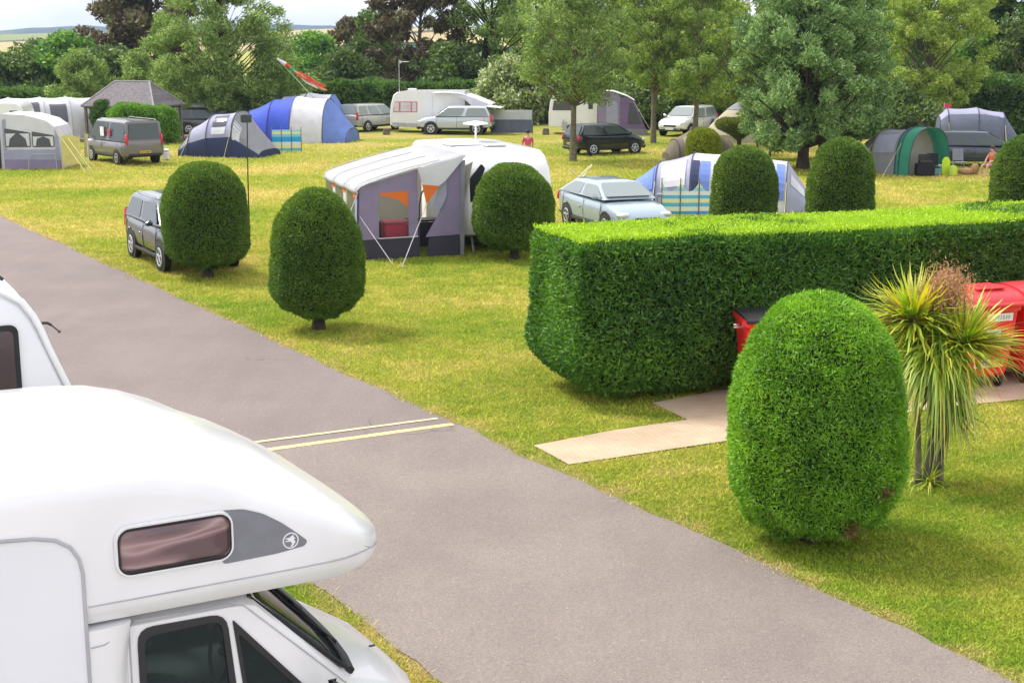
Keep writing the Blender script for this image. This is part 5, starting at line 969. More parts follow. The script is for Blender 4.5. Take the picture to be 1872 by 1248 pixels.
endpanel('window_blind', [(.44,1.60),(.46,1.66),(1.18,1.70),(1.17,1.28),(1.08,1.36),(.95,1.47),(.75,1.54)], FB['orange'], -.012)
endpanel('window_sill', [(.40,.52),(1.42,.535),(1.42,.56),(.40,.545)], FB['white'], -.02)
endpanel('window_pane', [(.42,.55),(1.18,.56),(1.18,1.64),(.42,1.62)], glassmat('clear_vinyl',(.97,.97,.96),.97,.05,(.3,.3,.3)), .004, .004)
# sun flap hanging off the roof corner
endpanel('corner_flap', [(1.40,top(1.4)+.02),(1.50,1.9),(1.58,1.62),(1.66,1.62),(2.1,1.93),(2.66,2.56)], FB['white'], -.16)
endpanel('corner_flap_trim', [(1.50,1.86),(1.60,1.40),(1.66,1.45),(1.95,1.80),(1.88,1.82)], FB['orange'], -.18)
# doorway edging, front wall with windows, back wall
mb = MB(); mb.tube([(1.44,-.02,0),(1.46,-.02,1.3),(1.52,-.02,1.62),(1.72,-.02,1.92)], .02, 5); mb.build('door_edge', FB['dark'], aw)
for i in range(3):
    y0, y1 = AL*i/3+.04, AL*(i+1)/3-.04; mb = MB(); mb.add([(-.10,y0,.0),(-.10,y1,.0),(-.10,y1,.5),(-.10,y0,.5)],[(0,1,2,3)]); mb.build('front_skirt', FB['dark'], aw, solid=.01)
    ym = y0+.34; mb = MB(); mb.add([(-.10,y0,.5),(-.10,ym,.5),(-.10,ym,1.72),(-.10,y0,1.72)],[(0,1,2,3)]); mb.build('front_wall', FB['lav'] if i==0 else FB['white'], aw, solid=.01)
    mb = MB(); mb.add([(-.10,ym,.5),(-.10,y1,.5),(-.10,y1,1.72),(-.10,ym,1.72)],[(0,1,2,3)]); mb.build('front_window', M['mesh'], aw, solid=.01)
    mb = MB(); mb.add([(-.115,y0,1.55),(-.115,ym+.1,1.55),(-.115,ym+.1,1.74),(-.115,y0,1.74)],[(0,1,2,3)]); mb.build('trim_flash', FB['orange'], aw, solid=.01)
endpanel('back_wall', [(-.08,.0),(2.6,.0),(2.6,2.3),(1.25,2.0),(1.25,.6),(.25,.6),(.25,1.6),(1.25,1.7),(1.25,2.0),(.1,1.8),(-.08,1.7)], fab('pale_wall',(.6,.58,.54),.4), AL-.02)
for a_, b_ in (((-.06,-.02,1.1),(.55,-.9,0)),((1.62,-.18,1.40),(.62,-1.5,.0)),((-.1,-.05,1.72),(-1.0,-.7,0))):
    mb = MB(); mb.tube([a_, b_], .012, 4); mb.build('guy_rope', M['ropew'], aw)
    mb = MB(); mb.tube([(b_[0],b_[1],-.05),(b_[0]-.02,b_[1]-.02,.14)], .012, 4); mb.build('peg', M['rope'], aw)
rbx = thing('storage_bin', 'pinkish red fabric storage box seen through the awning window', 'storage box', NO+Matrix.Rotation(NA,3,'Z')@Vector((.92,.45,.0)), NA)
mb = MB(); mb.bbox((0,0,.55),(.62,.5,.62),.05); mb.build('box', fab('red_fabric',(.72,.05,.14)), rbx); mb = MB(); mb.bbox((0,0,.89),(.66,.54,.07),.03); mb.build('lid', fab('pink_fabric',(.68,.16,.22)), rbx); mb = MB(); mb.bbox((0,0,.14),(.6,.46,.2),.02); mb.build('base', M['black'], rbx)
cb = thing('kitchen_cupboard', 'dark low camp cupboard standing inside the awning left of the red box', 'cupboard', NO+Matrix.Rotation(NA,3,'Z')@Vector((.42,1.1,.0)), NA)
mb = MB(); mb.bbox((0,0,.42),(.5,.45,.84),.02); mb.build('cabinet', FB['dark'], cb); mb = MB(); mb.bbox((0,0,.86),(.54,.5,.04),.01); mb.build('worktop', M['trim'], cb)
tb = thing('camp_table', 'camp table with dark cloth inside the awning doorway', 'table', NO+Matrix.Rotation(NA,3,'Z')@Vector((1.9,1.5,0)), NA)
mb = MB(); mb.bbox((0,0,.78),(.9,.6,.04),.01); mb.build('tabletop', M['black'], tb)
for sx in (-1,1):
    for sy in (-1,1): mb = MB(); mb.tube([(sx*.4,sy*.25,0),(sx*.4,sy*.25,.77)], .018, 6); mb.build('leg', M['trim'], tb)
mb = MB(); mb.prism([(-.44,.1),(.44,.1),(.44,.74),(-.44,.74)], -.3, -.285); mb.build('cloth', FB['dark'], tb)

def caravan(name, label, loc, rz, Lc, Wc, Hc, group='touring caravans', win=True, noseup=.0):
    """local x is the side-to-side axis, y the length, y=0 the end facing the camera"""
    T = thing(name, label, 'caravan', loc, rz, group)
    prof = [(.0,.72),(-.05,1.25),(.02,1.75),(.18,2.15),(.42,Hc-.12),(.75,Hc-.02),(1.3,Hc),(Lc-1.2,Hc),(Lc-.5,Hc-.03),(Lc-.12,Hc-.2),(Lc,Hc-.55),(Lc,.55),(Lc-.1,.42),(.35,.42),(.12,.50)]
    mb = MB(); rings = []
    for x in (0,.012,.05,.13,.4,Wc/2,Wc-.4,Wc-.13,Wc-.05,Wc-.012,Wc):
        q = abs(x-Wc/2)/(Wc/2); i_ = .13*max(0,(q-.86)/.14)**2; rings.append([(x, max(y,0)*1.0+(i_ if y < .5 else (-i_ if y > Lc-.3 else 0))+(0 if y>=0 else y), z-(i_*.9 if z > Hc-.3 else 0)+(.03*(1-q*q) if z > Hc-.1 else 0)) for y, z in prof])
    mb.loft(rings); mb.build('body', M['white'], T, smooth=38); return T
nc = caravan('caravan', 'white touring caravan joined to the grey awning, roof vents and rounded end towards the camera', NO+Matrix.Rotation(NA,3,'Z')@Vector((2.70,.10,0)), NA, 6.0, 2.36, 2.60)
mb = MB(); mb.bbox((.62,2.6,2.70),(.75,.95,.12),.05); mb.bbox((.62,2.6,2.66),(.9,1.1,.06),.02); mb.build('roof_vent', M['white2'], nc)
mb = MB(); mb.bbox((1.25,1.6,2.66),(.55,.55,.05),.02); mb.build('skylight', M['trim'], nc)
mb = MB(); mb.cyl((1.35,3.6,2.85),.03,.5,8); mb.lathe([(.02,3.05),(.14,3.08),(.36,3.11),(.34,3.15),(.1,3.19),(.01,3.2)],20,c=(1.35,3.6,0)); mb.build('television_antenna', M['white'], nc, smooth=40)
mb = MB(); mb.prism(smooth_poly([(.12,1.30),(.12,1.95),(.42,2.32),(.52,2.20),(.34,1.72),(.20,1.30)],.05), -.03, .03); mb.build('side_stripe', M['black'], nc)
mb = MB(); mb.prism([(-.02,1.42),(.02,2.28),(.20,2.38),(.06,1.8)], -.02, .06); mb.build('awning_rail', FB['taupe'], nc)
mb = MB(); mb.bbox((1.35,-.02,1.62),(1.3,.1,.55),.06); mb.build('end_window', M['brownglass'], nc)
# small illegible lettering strip: short dark dashes of several lengths
mb = MB(); xx = .20
for w_ in (.05,.035,.05,.03,.05,.02,.045): mb.box((xx,-.028,1.05),(w_*.8,.004,.055)); xx += w_+.018
mb.build('lettering', M['decal'], nc)
mb = MB(); mb.bbox((1.14,2.8,.30),(2.0,4.6,.2),.03); mb.build('chassis', M['black'], nc)
for x in (.16,2.12): mb = MB(); mb.cyl((x,3.0,.32),.32,.2,24,'x'); mb.build('wheel', M['rubber'], nc, smooth=40)
for x in (.3,1.98): mb = MB(); mb.tube([(x,.5,.42),(x,.3,.02)], .03, 6); mb.build('corner_steady', M['trim'], nc)
mb = MB(); mb.tube([(1.14,.2,.42),(1.14,-.95,.42)], .05, 8); mb.bbox((1.14,-.6,.5),(.5,.5,.25),.05); mb.build('drawbar', M['black'], nc)

# far caravan with aerial and open porch awning
FC = rad(-6); fo = Vector((AY(713,87.5),87.5,0))
fc_ = thing('caravan', 'white touring caravan with red trimmed end window and television aerial, far middle of the field', 'caravan', fo, FC, 'touring caravans')
mb = MB(); Lc = 4.6
prof = [(0,.45),(-.02,1.1),(.05,1.7),(.22,2.25),(.45,2.42),(.9,2.5),(Lc,2.52),(Lc,.5),(.2,.36)]
mb.loft([[(x+(.06 if abs(y-1.1)>1.05 else 0)*(1 if x<1 else 0), y, z) for x,z in prof] for y in (0,.05,.4,1.1,1.8,2.15,2.2)]); mb.build('body', M['white'], fc_, smooth=35)
mb = MB(); mb.prism(smooth_poly([(.18,1.22),(1.68,1.22),(1.70,1.86),(.30,1.86)],.06), -.004, -.02); w_ = mb.build('side_window', mat('red_trim',(.55,.22,.24),.4), fc_)
for x0, x1 in ((.24,.55),(.64,1.28),(1.36,1.62)): mb = MB(); mb.prism(smooth_poly([(x0,1.28),(x1,1.28),(x1,1.80),(x0+.03,1.80)],.04), -.021, -.028); mb.build('pane', mat('pale_blind',(.66,.60,.62),.4), w_)
mb = MB(); mb.prism(smooth_poly([(2.08,1.38),(2.48,1.38),(2.48,1.90),(2.08,1.90)],.04), -.004, -.02); mb.build('side_window', M['glass'], fc_)
mb = MB(); mb.prism(smooth_poly([(1.98,.45),(2.02,2.0),(2.15,2.25),(2.40,2.34),(2.62,2.34),(2.62,.45)],.05), -.03, -.036); mb.build('door', M['white2'], fc_)
mb = MB(); mb.tube([(.52,.4,2.4),(.52,.4,4.35)], .035, 6); mb.tube([(.52,.4,4.22),(1.15,.4,4.22)], .025, 5); mb.bbox((.60,.4,4.2),(.18,.1,.16),.03)
for k in range(5): mb.tube([(.66+.1*k,.25,4.22),(.66+.1*k,.55,4.22)], .01, 4)
mb.build('television_aerial', M['alloy'], fc_); mb = MB(); mb.bbox((1.2,1.1,2.56),(.5,.5,.1),.03); mb.build('roof_vent', M['white2'], fc_)
mb = MB(); mb.cyl((2.2,.12,.32),.32,.2,22,'y'); mb.build('wheel', M['rubber'], fc_, smooth=40)
mb = MB(); mb.prism([(.15,.36),(1.7,.30),(1.7,.55),(.1,.6)], -.01, -.03); mb.build('body_skirt', M['trim'], fc_)
pa = thing('canopy_awning', 'white sun canopy stretched from the far caravan with dark open interior', 'awning', fo+Matrix.Rotation(FC,3,'Z')@Vector((2.75,0,0)), FC, 'awnings on the site')
mb = MB(); mb.loft([[(x,-.35,z-.04),(x,.8,z+.05),(x,2.1,z)] for x,z in ((0,2.44),(.8,2.46),(1.6,2.40),(2.4,2.16),(3.0,1.92),(3.5,1.72))], closed=False, cap=False); mb.build('canopy', FB['white'], pa, solid=.02)
mb = MB(); mb.prism([(.05,.2),(.05,2.3),(1.0,2.22),(1.9,1.95),(2.6,1.62),(2.6,.2)], 1.9, 1.95); mb.build('back_wall', FB['dark'], pa); mb = MB(); mb.prism([(1.3,2.32),(2.2,2.18),(3.5,1.70),(3.4,1.62),(2.9,1.66),(2.3,1.62),(1.9,2.0)], -.36, -.33); mb.build('valance', FB['white'], pa)
for p in ((3.45,-.3),(3.45,2.0)): mb = MB(); mb.tube([(p[0],p[1],0),(p[0],p[1],1.7)], .02, 5); mb.build('pole', M['trim'], pa)
# second far caravan and purple awning
F2 = Vector((AY(1003,85.5),85.5,0)); cc = thing('caravan', 'plain white touring caravan behind the forked tree, joined to a purple awning', 'caravan', F2, rad(-4), 'touring caravans')
mb = MB(); mb.loft([[(x,y,z) for x,z in [(0,.45),(.0,1.3),(.1,2.0),(.28,2.38),(.6,2.5),(2.9,2.55),(2.9,.45)]] for y in (0,.1,2.1,2.2)]); mb.build('body', M['white'], cc, smooth=30, bevel=.03)
mb = MB(); mb.prism(smooth_poly([(.22,1.42),(1.5,1.42),(1.5,1.98),(.3,1.98)],.06), -.004, -.02); mb.build('side_window', M['mesh'], cc)
mb = MB(); mb.prism(smooth_poly([(2.35,1.5),(2.62,1.5),(2.62,2.05),(2.35,2.05)],.04), -.004, -.02); mb.build('side_window', M['glass'], cc)
mb = MB(); mb.tube([(.85,-.25,.05),(.9,-.2,.9)], .03, 6); mb.bbox((.95,-.2,.5),(.3,.1,.5),.04); mb.build('drawbar', M['trim'], cc); mb = MB(); mb.cyl((1.3,.1,.3),.3,.2,22,'y'); mb.build('wheel', M['rubber'], cc, smooth=40)
pu = thing('porch_awning', 'purple and grey awning with pale roof beside the plain white caravan', 'awning', Vector((AY(1093,85.0),85.0,0)), rad(-4), 'awnings on the site')
mb = MB(); mb.loft([[(.0,y,2.62-.02*y),(.9,y,2.55),(1.7,y,2.28),(2.15,y,2.02)] for y in (-.05,1.2,2.4)], closed=False, cap=False); mb.build('roof', FB['white'], pu, solid=.02)
mb = MB(); mb.prism([(0,.35),(0,2.55),(.9,2.45),(1.32,2.2),(1.32,.35)], 0, .02); mb.build('front_wall', FB['lilac'], pu); mb = MB(); mb.prism([(1.34,.35),(1.34,2.2),(1.75,2.22),(2.15,1.98),(2.4,1.3),(2.85,.35)], 0, .02); mb.build('front_wall', FB['purple'], pu)
mb = MB(); mb.prism(smooth_poly([(1.75,.65),(1.85,1.9),(2.1,1.85),(2.35,1.2),(2.6,.65)],.06), -.02, -.005); mb.build('window', M['mesh'], pu); mb = MB(); mb.prism(smooth_poly([(.5,.5),(.5,2.1),(1.15,1.95),(1.2,.5)],.1), -.02, -.005); mb.build('door', FB['lav'], pu)
mb = MB(); mb.prism([(0,0),(0,.36),(2.86,.36),(3.05,0)], -.005, .02); mb.build('skirt', FB['grey'], pu); mb = MB(); mb.loft([[(2.15,0,2.0),(2.95,0,0)],[(2.15,2.4,2.0),(2.95,2.4,0)]], closed=False, cap=False); mb.build('side_wall', FB['purple'], pu)
mb = MB(); mb.tube([(2.1,-.05,1.95),(3.3,-.8,0)], .012, 4); mb.build('guy_rope', M['ropew'], pu)
for px, lab in ((420*0+714,'grey step box at the corner of the caravan with the aerial'),(998,'grey stone coloured box at the corner of the plain white caravan')):
    s_ = thing('step_box', lab, 'box', Vector((AY(px-8 if px<800 else px,85.2),85.2,0))); mb = MB(); mb.bbox((0,0,.12),(.42,.35,.24),.03); mb.bbox((0,0,.32),(.36,.3,.14),.03); mb.build('box', M['barkg'], s_)

# right hand tents
tunnel_tent('tunnel_tent', 'pale blue and white tunnel tent with blue porch behind the striped windbreak', 'tent', Vector((AY(1322,47.2),47.2,0)), rad(-12), [(-2.95,.95,.8),(-2.1,1.5,1.42),(-.95,1.65,1.74),(.75,1.65,1.74),(2.1,1.55,1.5),(3.0,1.0,.25)], ['sky','lav','white','white','lav'],
  windows=[(0,.15,.9,.12,.40,'sky'),(1,.15,.85,.12,.40,'white'),(2,.02,.16,.05,.34,'navy'),(2,.18,.36,.05,.34,'sky'),(4,.15,.65,.20,.34,'white'),(3,.75,.95,.05,.4,'sky')], ends=('sky','lav'), group='tents pitched on the right field')
tunnel_tent('dome_tent', 'low brown dome tent behind the small golden topiary', 'tent', Vector((AY(1282,66.5),66.5,0)), rad(6), [(-1.65,.9,.35),(-1.25,1.2,.95),(-.4,1.4,1.38),(.5,1.4,1.38),(1.3,1.2,.85),(1.7,.9,.3)], ['brown']*5, windows=[(1,.3,.8,.12,.4,'taupe')], ends=('brown','brown'), group='tents pitched on the right field', guys=False)
bt = thing('bell_tent', 'cream bell tent with a grey top vent behind the flat-topped topiary', 'tent', Vector((AY(1350,80),80,0)), 0, 'tents pitched on the right field', (.68,.68,.80))
mb = MB(); mb.lathe([(2.9,0),(2.85,.5),(2.2,1.15),(1.1,2.05),(.5,2.40),(.05,2.62)], 14); mb.build('canopy', FB['cream'], bt, smooth=20); mb = MB(); mb.lathe([(1.0,2.02),(.98,2.16),(.5,2.46),(.04,2.68)],14); mb.build('vent_cap', FB['grey'], bt); mb = MB(); mb.prism([(-.5,0),(.5,0),(0,1.6)], -2.3, -2.25); mb.build('door', FB['taupe'], bt)
tunnel_tent('trailer_tent', 'long low cream awning strip seen under the broad willow', 'tent', Vector((AY(1400,86),86,0)), rad(2), [(-3.2,1,.9),(-2,1.1,1.15),(0,1.1,1.15),(2.4,1.0,1.0)], ['cream','cream','cream'], ends=('cream','cream'), group='tents pitched on the right field', guys=False)
gt_ = tunnel_tent('tunnel_tent', 'grey tent with a green open porch on the right of the field', 'tent', Vector((AY(1662,59.5),59.5,0)), rad(-58), [(-1.9,.85,1.3),(-1.1,1.1,1.75),(.35,1.15,1.9),(.55,1.15,1.95),(1.15,1.18,1.92)], ['grey','grey','green','green'],
  windows=[(1,.1,.9,.12,.32,'lav')], ends=('grey',None), group='tents pitched on the right field', skirt=None)
mb = MB(); q = (.4,1.12,1.85); mb.add([arch(q, j/20) for j in range(21)]+[Vector((.4,0,0))], [(j,j+1,21) for j in range(20)]); mb.build('inner_wall', FB['taupe'], gt_)
nt_ = tunnel_tent('family_tent', 'navy and slate tent with pale roof behind the dark blue estate car', 'tent', Vector((AY(1784,75),75,0)), rad(-10), [(-1.9,1.2,1.6),(-1.5,1.35,1.98),(0,1.4,2.04),(1.3,1.3,1.8),(2.2,1.0,.45)], ['lav','lav','lav','slate'], skirt='slate', sk_h=.30, windows=[(2,.2,.8,.16,.32,'mesh'),(1,.2,.7,.1,.25,'navy')], ends=('slate','slate'), group='tents pitched on the right field')
# things by the green porch
def small(name, label, cat, px, py, build, off=(0,0,0), rz=0):
    T = thing(name, label, cat, G(px,py)+Vector(off), rz); build(T); return T
def _stove(T):
    mb = MB(); mb.bbox((0,0,.28),(.75,.4,.5),.04); mb.build('cabinet', FB['black'], T); mb = MB(); mb.bbox((0,.0,.60),(.5,.35,.12),.02); mb.bbox((0,.16,.76),(.48,.02,.26),.008); mb.build('hob', M['black'], T)
small('camp_stove', 'black camp cooker stand in the green tent porch', 'camp stove', 1690, 322, _stove, (-.05,-.15,0))
def _chair(c):
    def f(T):
        mb = MB(); mb.bbox((0,0,.36),(.46,.42,.04),.015); mb.build('seat', c, T); mb = MB(); mb.bbox((0,.2,.66),(.46,.04,.5),.015, rot=Matrix.Rotation(rad(-14),3,'X')); mb.build('backrest', c, T)
        for sx in (-1,1):
            for a_, b_ in (((sx*.22,-.2,0),(sx*.22,.2,.40)),((sx*.22,.22,0),(sx*.22,-.2,.40))): mb = MB(); mb.tube([a_,b_],.014,5); mb.build('leg', M['trim'], T)
    return f
small('camp_chair', 'folding camp chair with dark cloth beside the cooker in the green porch', 'chair', 1706, 322, _chair(FB['black']))
def _paddle(T):
    mb = MB(); mb.loft([[(-.16*s+x, .03*s2, z) for x,s2 in ((0,1),(.32*s,1),(.32*s,-1),(0,-1))] for z,s,x in ((0,.6,.0),(.12,1,0),(.6,1,-.03),(.75,.5,-.0))]); mb.build('board', fab('lime_plastic',(.62,.85,.04),.1), T)
small('bodyboard', 'lime yellow bodyboard leaning upright left of the pair by the green tent', 'bodyboard', 1728, 321, _paddle)
small('lime_bag', 'round lime yellow bag right of the upright lime bodyboard', 'bag', 1741, 322, lambda T: MB().lathe([(.02,0),(.17,.04),(.19,.3),(.13,.42),(.02,.44)],12).build('bag', fab('lime_fabric',(.6,.75,.08)), T, smooth=50))
small('cool_box', 'pale blue cool box at the green tent entrance', 'cool box', 1714, 321, lambda T: (MB().bbox((0,0,.2),(.36,.3,.36),.04).build('box', fab('cool_blue',(.25,.55,.7),0), T), MB().bbox((0,0,.41),(.38,.32,.06),.02).build('lid', M['white'], T)), (0,.2,0))
small('holdall', 'tan canvas bag lying on the grass in front of the dark blue car', 'bag', 1766, 320, lambda T: MB().ell((0,0,.14),(.34,.2,.15)).ell((.35,0,.24),(.18,.15,.24)).build('bag', fab('tan_canvas',(.38,.22,.10),0), T, smooth=60))
small('camp_chair', 'low grey folding chair in front of the dark blue car', 'chair', 1752, 312, _chair(FB['grey']))
small('litter_bin', 'red lidded pale bin partly hidden behind the willow trunks', 'bin', 1516, 272, lambda T: (MB().bbox((-.2,0,.6),(.5,.4,1.2),.05).build('box', M['white2'], T), MB().bbox((.4,.2,.95),(.4,.4,.5),.05).build('lid', M['red_lamp'], T)), (0,10,0))
small('post', 'short dark wooden post on the grass right of the willow trunk', 'post', 1470, 295, lambda T: MB().tube([(0,0,-.1),(0,0,.75),(0,0,.78)],[.07,.07,.04],8).build('post', M['bark'], T))
# pale notice and red flag items behind the green tent
small('flag', 'small red flag on a stick behind the green porch', 'flag', 1722, 262, lambda T: (MB().tube([(0,0,0),(0,0,2.2)],.02,5).build('pole', M['trim'], T), MB().prism([(0,1.75),(.35,1.65),(.4,2.1),(.0,2.15)],-.01,.01).build('cloth', mat('red_cloth',(.6,.06,.08),.7), T)), (0,0,0))
# deckchairs behind the silver car
small('deckchair', 'pale yellow deckchair behind the roof of the silver saloon car', 'deckchair', 1058, 350, lambda T: (MB().tube([(-.5,0,0),(.5,0,.95)],.03,6).tube([(-.5,.5,0),(.5,.5,.95)],.03,6).tube([(.4,0,0),(-.3,0,.8)],.03,6).tube([(.4,.5,0),(-.3,.5,.8)],.03,6).build('frame', fab('pale_wood',(.6,.55,.3),0), T), MB().loft([[(-.4,y,.15),(0,y,.38),(.5,y,.93)] for y in (0,.5)],closed=False,cap=False).build('cloth', FB['white'], T)), (0,0,0))

# ------------------------------------------------------------------ shelter, bins, poles, kite
sh = thing('shelter', 'open timber shelter with hipped slate roof and timber deck on the left', 'shelter', Vector((AY(245,80.5),80.5,0)), rad(-14))
m, t, o = newmat('slate_roof'); g = N(t,'ShaderNodeTexCoord'); br = N(t,'ShaderNodeTexBrick',Scale=6.0); br.inputs['Color1'].default_value=(.17,.15,.155,1); br.inputs['Color2'].default_value=(.11,.10,.11,1); br.inputs['Mortar'].default_value=(.07,.06,.07,1); br.inputs['Mortar Size'].default_value=.02
mp = N(t,'ShaderNodeMapping'); mp.inputs['Rotation'].default_value=(rad(90),0,0); t.links.new(g.outputs['Object'],mp.inputs[0]); t.links.new(mp.outputs[0],br.inputs['Vector']); n_ = N(t,'ShaderNodeTexNoise',Scale=9.0,Detail=4.0); t.links.new(g.outputs['Object'],n_.inputs['Vector'])
mm = N(t,'ShaderNodeMixRGB',blend_type='MULTIPLY',Fac=.8); t.links.new(br.outputs[0],mm.inputs[1]); t.links.new(ramp(t,n_.outputs['Fac'],[(.35,(.7,.7,.7)),(.65,(1.35,1.3,1.25))]),mm.inputs[2]); b = N(t,'ShaderNodeBsdfPrincipled',Roughness=.8); t.links.new(mm.outputs[0],b.inputs['Base Color']); t.links.new(b.outputs[0],o.inputs[0])
hx, hy, ze, zr = 2.2, 1.8, 1.95, 3.25
mb = MB(); mb.add([(-hx,-hy,ze),(hx,-hy,ze),(hx,hy,ze),(-hx,hy,ze),(-1.05,0,zr),(1.05,0,zr),(-hx,-hy,ze-.07),(hx,-hy,ze-.07),(hx,hy,ze-.07),(-hx,hy,ze-.07)],[(0,1,5,4),(1,2,5),(2,3,4,5),(3,0,4),(6,9,8,7),(0,6,7,1),(1,7,8,2),(2,8,9,3),(3,9,6,0)]); mb.build('roof', m, sh)
wood = mat('weathered_timber',(.20,.175,.14),.9,var=.25,vs=6,bump=.4)
mb = MB(); 
for a_, b_ in (((-hx,-hy,ze),(-1.05,0,zr)),((hx,-hy,ze),(1.05,0,zr)),((-1.05,0,zr),(1.05,0,zr)),((hx,hy,ze),(1.05,0,zr))): mb.tube([a_,b_],.05,6)
mb.build('ridge_tiles', mat('ridge',(.30,.29,.28),.8), sh)
for x in (-2.1,2.1,1.62):
    for y in (-1.5,1.5):
        mb = MB(); mb.bbox((x,y,.98),(.14,.14,1.95),.01); mb.build('post', wood, sh)
mb = MB(); mb.bbox((0,-1.5,1.86),(4.4,.12,.14),.01); mb.bbox((0,1.5,1.86),(4.4,.12,.14),.01); mb.build('beam', wood, sh)
mb = MB(); mb.bbox((.4,-.4,.10),(5.2,3.9,.16),.01); mb.build('deck', wood, sh)
for k in range(3):
    mb = MB(); mb.bbox((-1.4,.2+.4*k,.6),(.5,.1,.8),.02); mb.build('bench_slat', wood, sh)
bk = thing('bicycle', 'small bicycle leaning by the shelter posts', 'bicycle', G(352,262)+Vector((0,1,0)), rad(5))
for x in (-.42,.42):
    mb = MB(); mb.tube([(x+.27*math.cos(a),0,.28+.27*math.sin(a)) for a in np.linspace(0,2*math.pi,19)], .02, 5, cap=False); mb.build('wheel', M['rubber'], bk)
mb = MB(); mb.tube([(-.42,0,.28),(-.12,0,.62),(.32,0,.66),(.0,0,.28),(-.42,0,.28)],.018,5); mb.tube([(.42,0,.28),(.30,0,.85)],.018,5); mb.tube([(0,0,.28),(-.14,0,.72)],.018,5); mb.build('frame', M['alloy'], bk)
mb = MB(); mb.tube([(.30,-.22,.88),(.30,.22,.88)],.015,5); mb.build('handlebar', M['black'], bk); mb = MB(); mb.bbox((-.15,0,.75),(.2,.1,.05),.02); mb.build('saddle', M['black'], bk)
# thin dark pole in front of the grey tent
pp_ = G(456,432); pt = thing('pole', 'tall thin dark pole with a small black box on top, right of the roadside topiary', 'pole', pp_)
mb = MB(); mb.tube([(0,0,-.1),(.02,0,1.6),(.06,0,3.35)], [.022,.018,.015], 8); mb.build('post', M['bark'], pt); mb = MB(); mb.bbox((.03,0,3.28),(.30,.12,.24),.03); mb.build('box', mat('dark_green_box',(.04,.06,.06),.6), pt)
# wind sock on a leaning pole behind the pale dome tent
ws_ = thing('windsock', 'red, green and white streamer windsock on a leaning pale pole behind the blue tent', 'windsock', Vector((AY(592,83.5),83.5,0)))
tipx, tipz = AY(510,83.5)-AY(592,83.5), 4.45; mb = MB(); mb.tube([(.1,0,0),(-.25,0,1.9),(tipx,0,tipz)],[.04,.03,.015],6); mb.build('pole', fab('pale_pole',(.5,.6,.4),0), ws_)
mb = MB(); mb.tube([(tipx,-.05,tipz),(tipx+.5,-.06,tipz-.32)],[.05,.12],8); mb.build('sock', FB['white'], ws_); mb = MB(); mb.tube([(tipx+.5,-.06,tipz-.32),(tipx+.75,-.06,tipz-.5)],[.11,.09],8); mb.build('sock_band', fab('red_cloth2',(.75,.07,.05)), ws_)
mb = MB(); mb.tube([(tipx+.75,-.06,tipz-.5),(tipx+1.05,-.06,tipz-.78)],[.09,.06],8); mb.build('sock_band', fab('green_cloth',(.04,.5,.16)), ws_)
for i, (c_, dx, dz, w_) in enumerate((('red_cloth2',2.75,-1.55,.085),('orange_cloth',2.85,-1.85,.05),('white_cloth',2.3,-1.75,.05),('red_cloth2',2.5,-1.60,.07))):
    colr = {'red_cloth2':(.80,.10,.06),'orange_cloth':(.8,.35,.15),'white_cloth':(.75,.7,.6)}[c_]; rings = []
    for k in range(9): f = k/8; x = tipx+1.0+(dx-1.0)*f; z = tipz-.74+(dz+.74)*f+.08*math.sin(f*6+i); ww = w_*(.4+.9*f if k < 8 else .5); rings.append([(x-.3*ww,-.1-.05*i,z-ww),(x+.3*ww,-.1-.05*i+.04*math.sin(f*9),z+ww)])
    mb = MB(); mb.loft(rings, closed=False, cap=False); mb.build('streamer', fab(c_+str(i), colr), ws_, solid=.01)

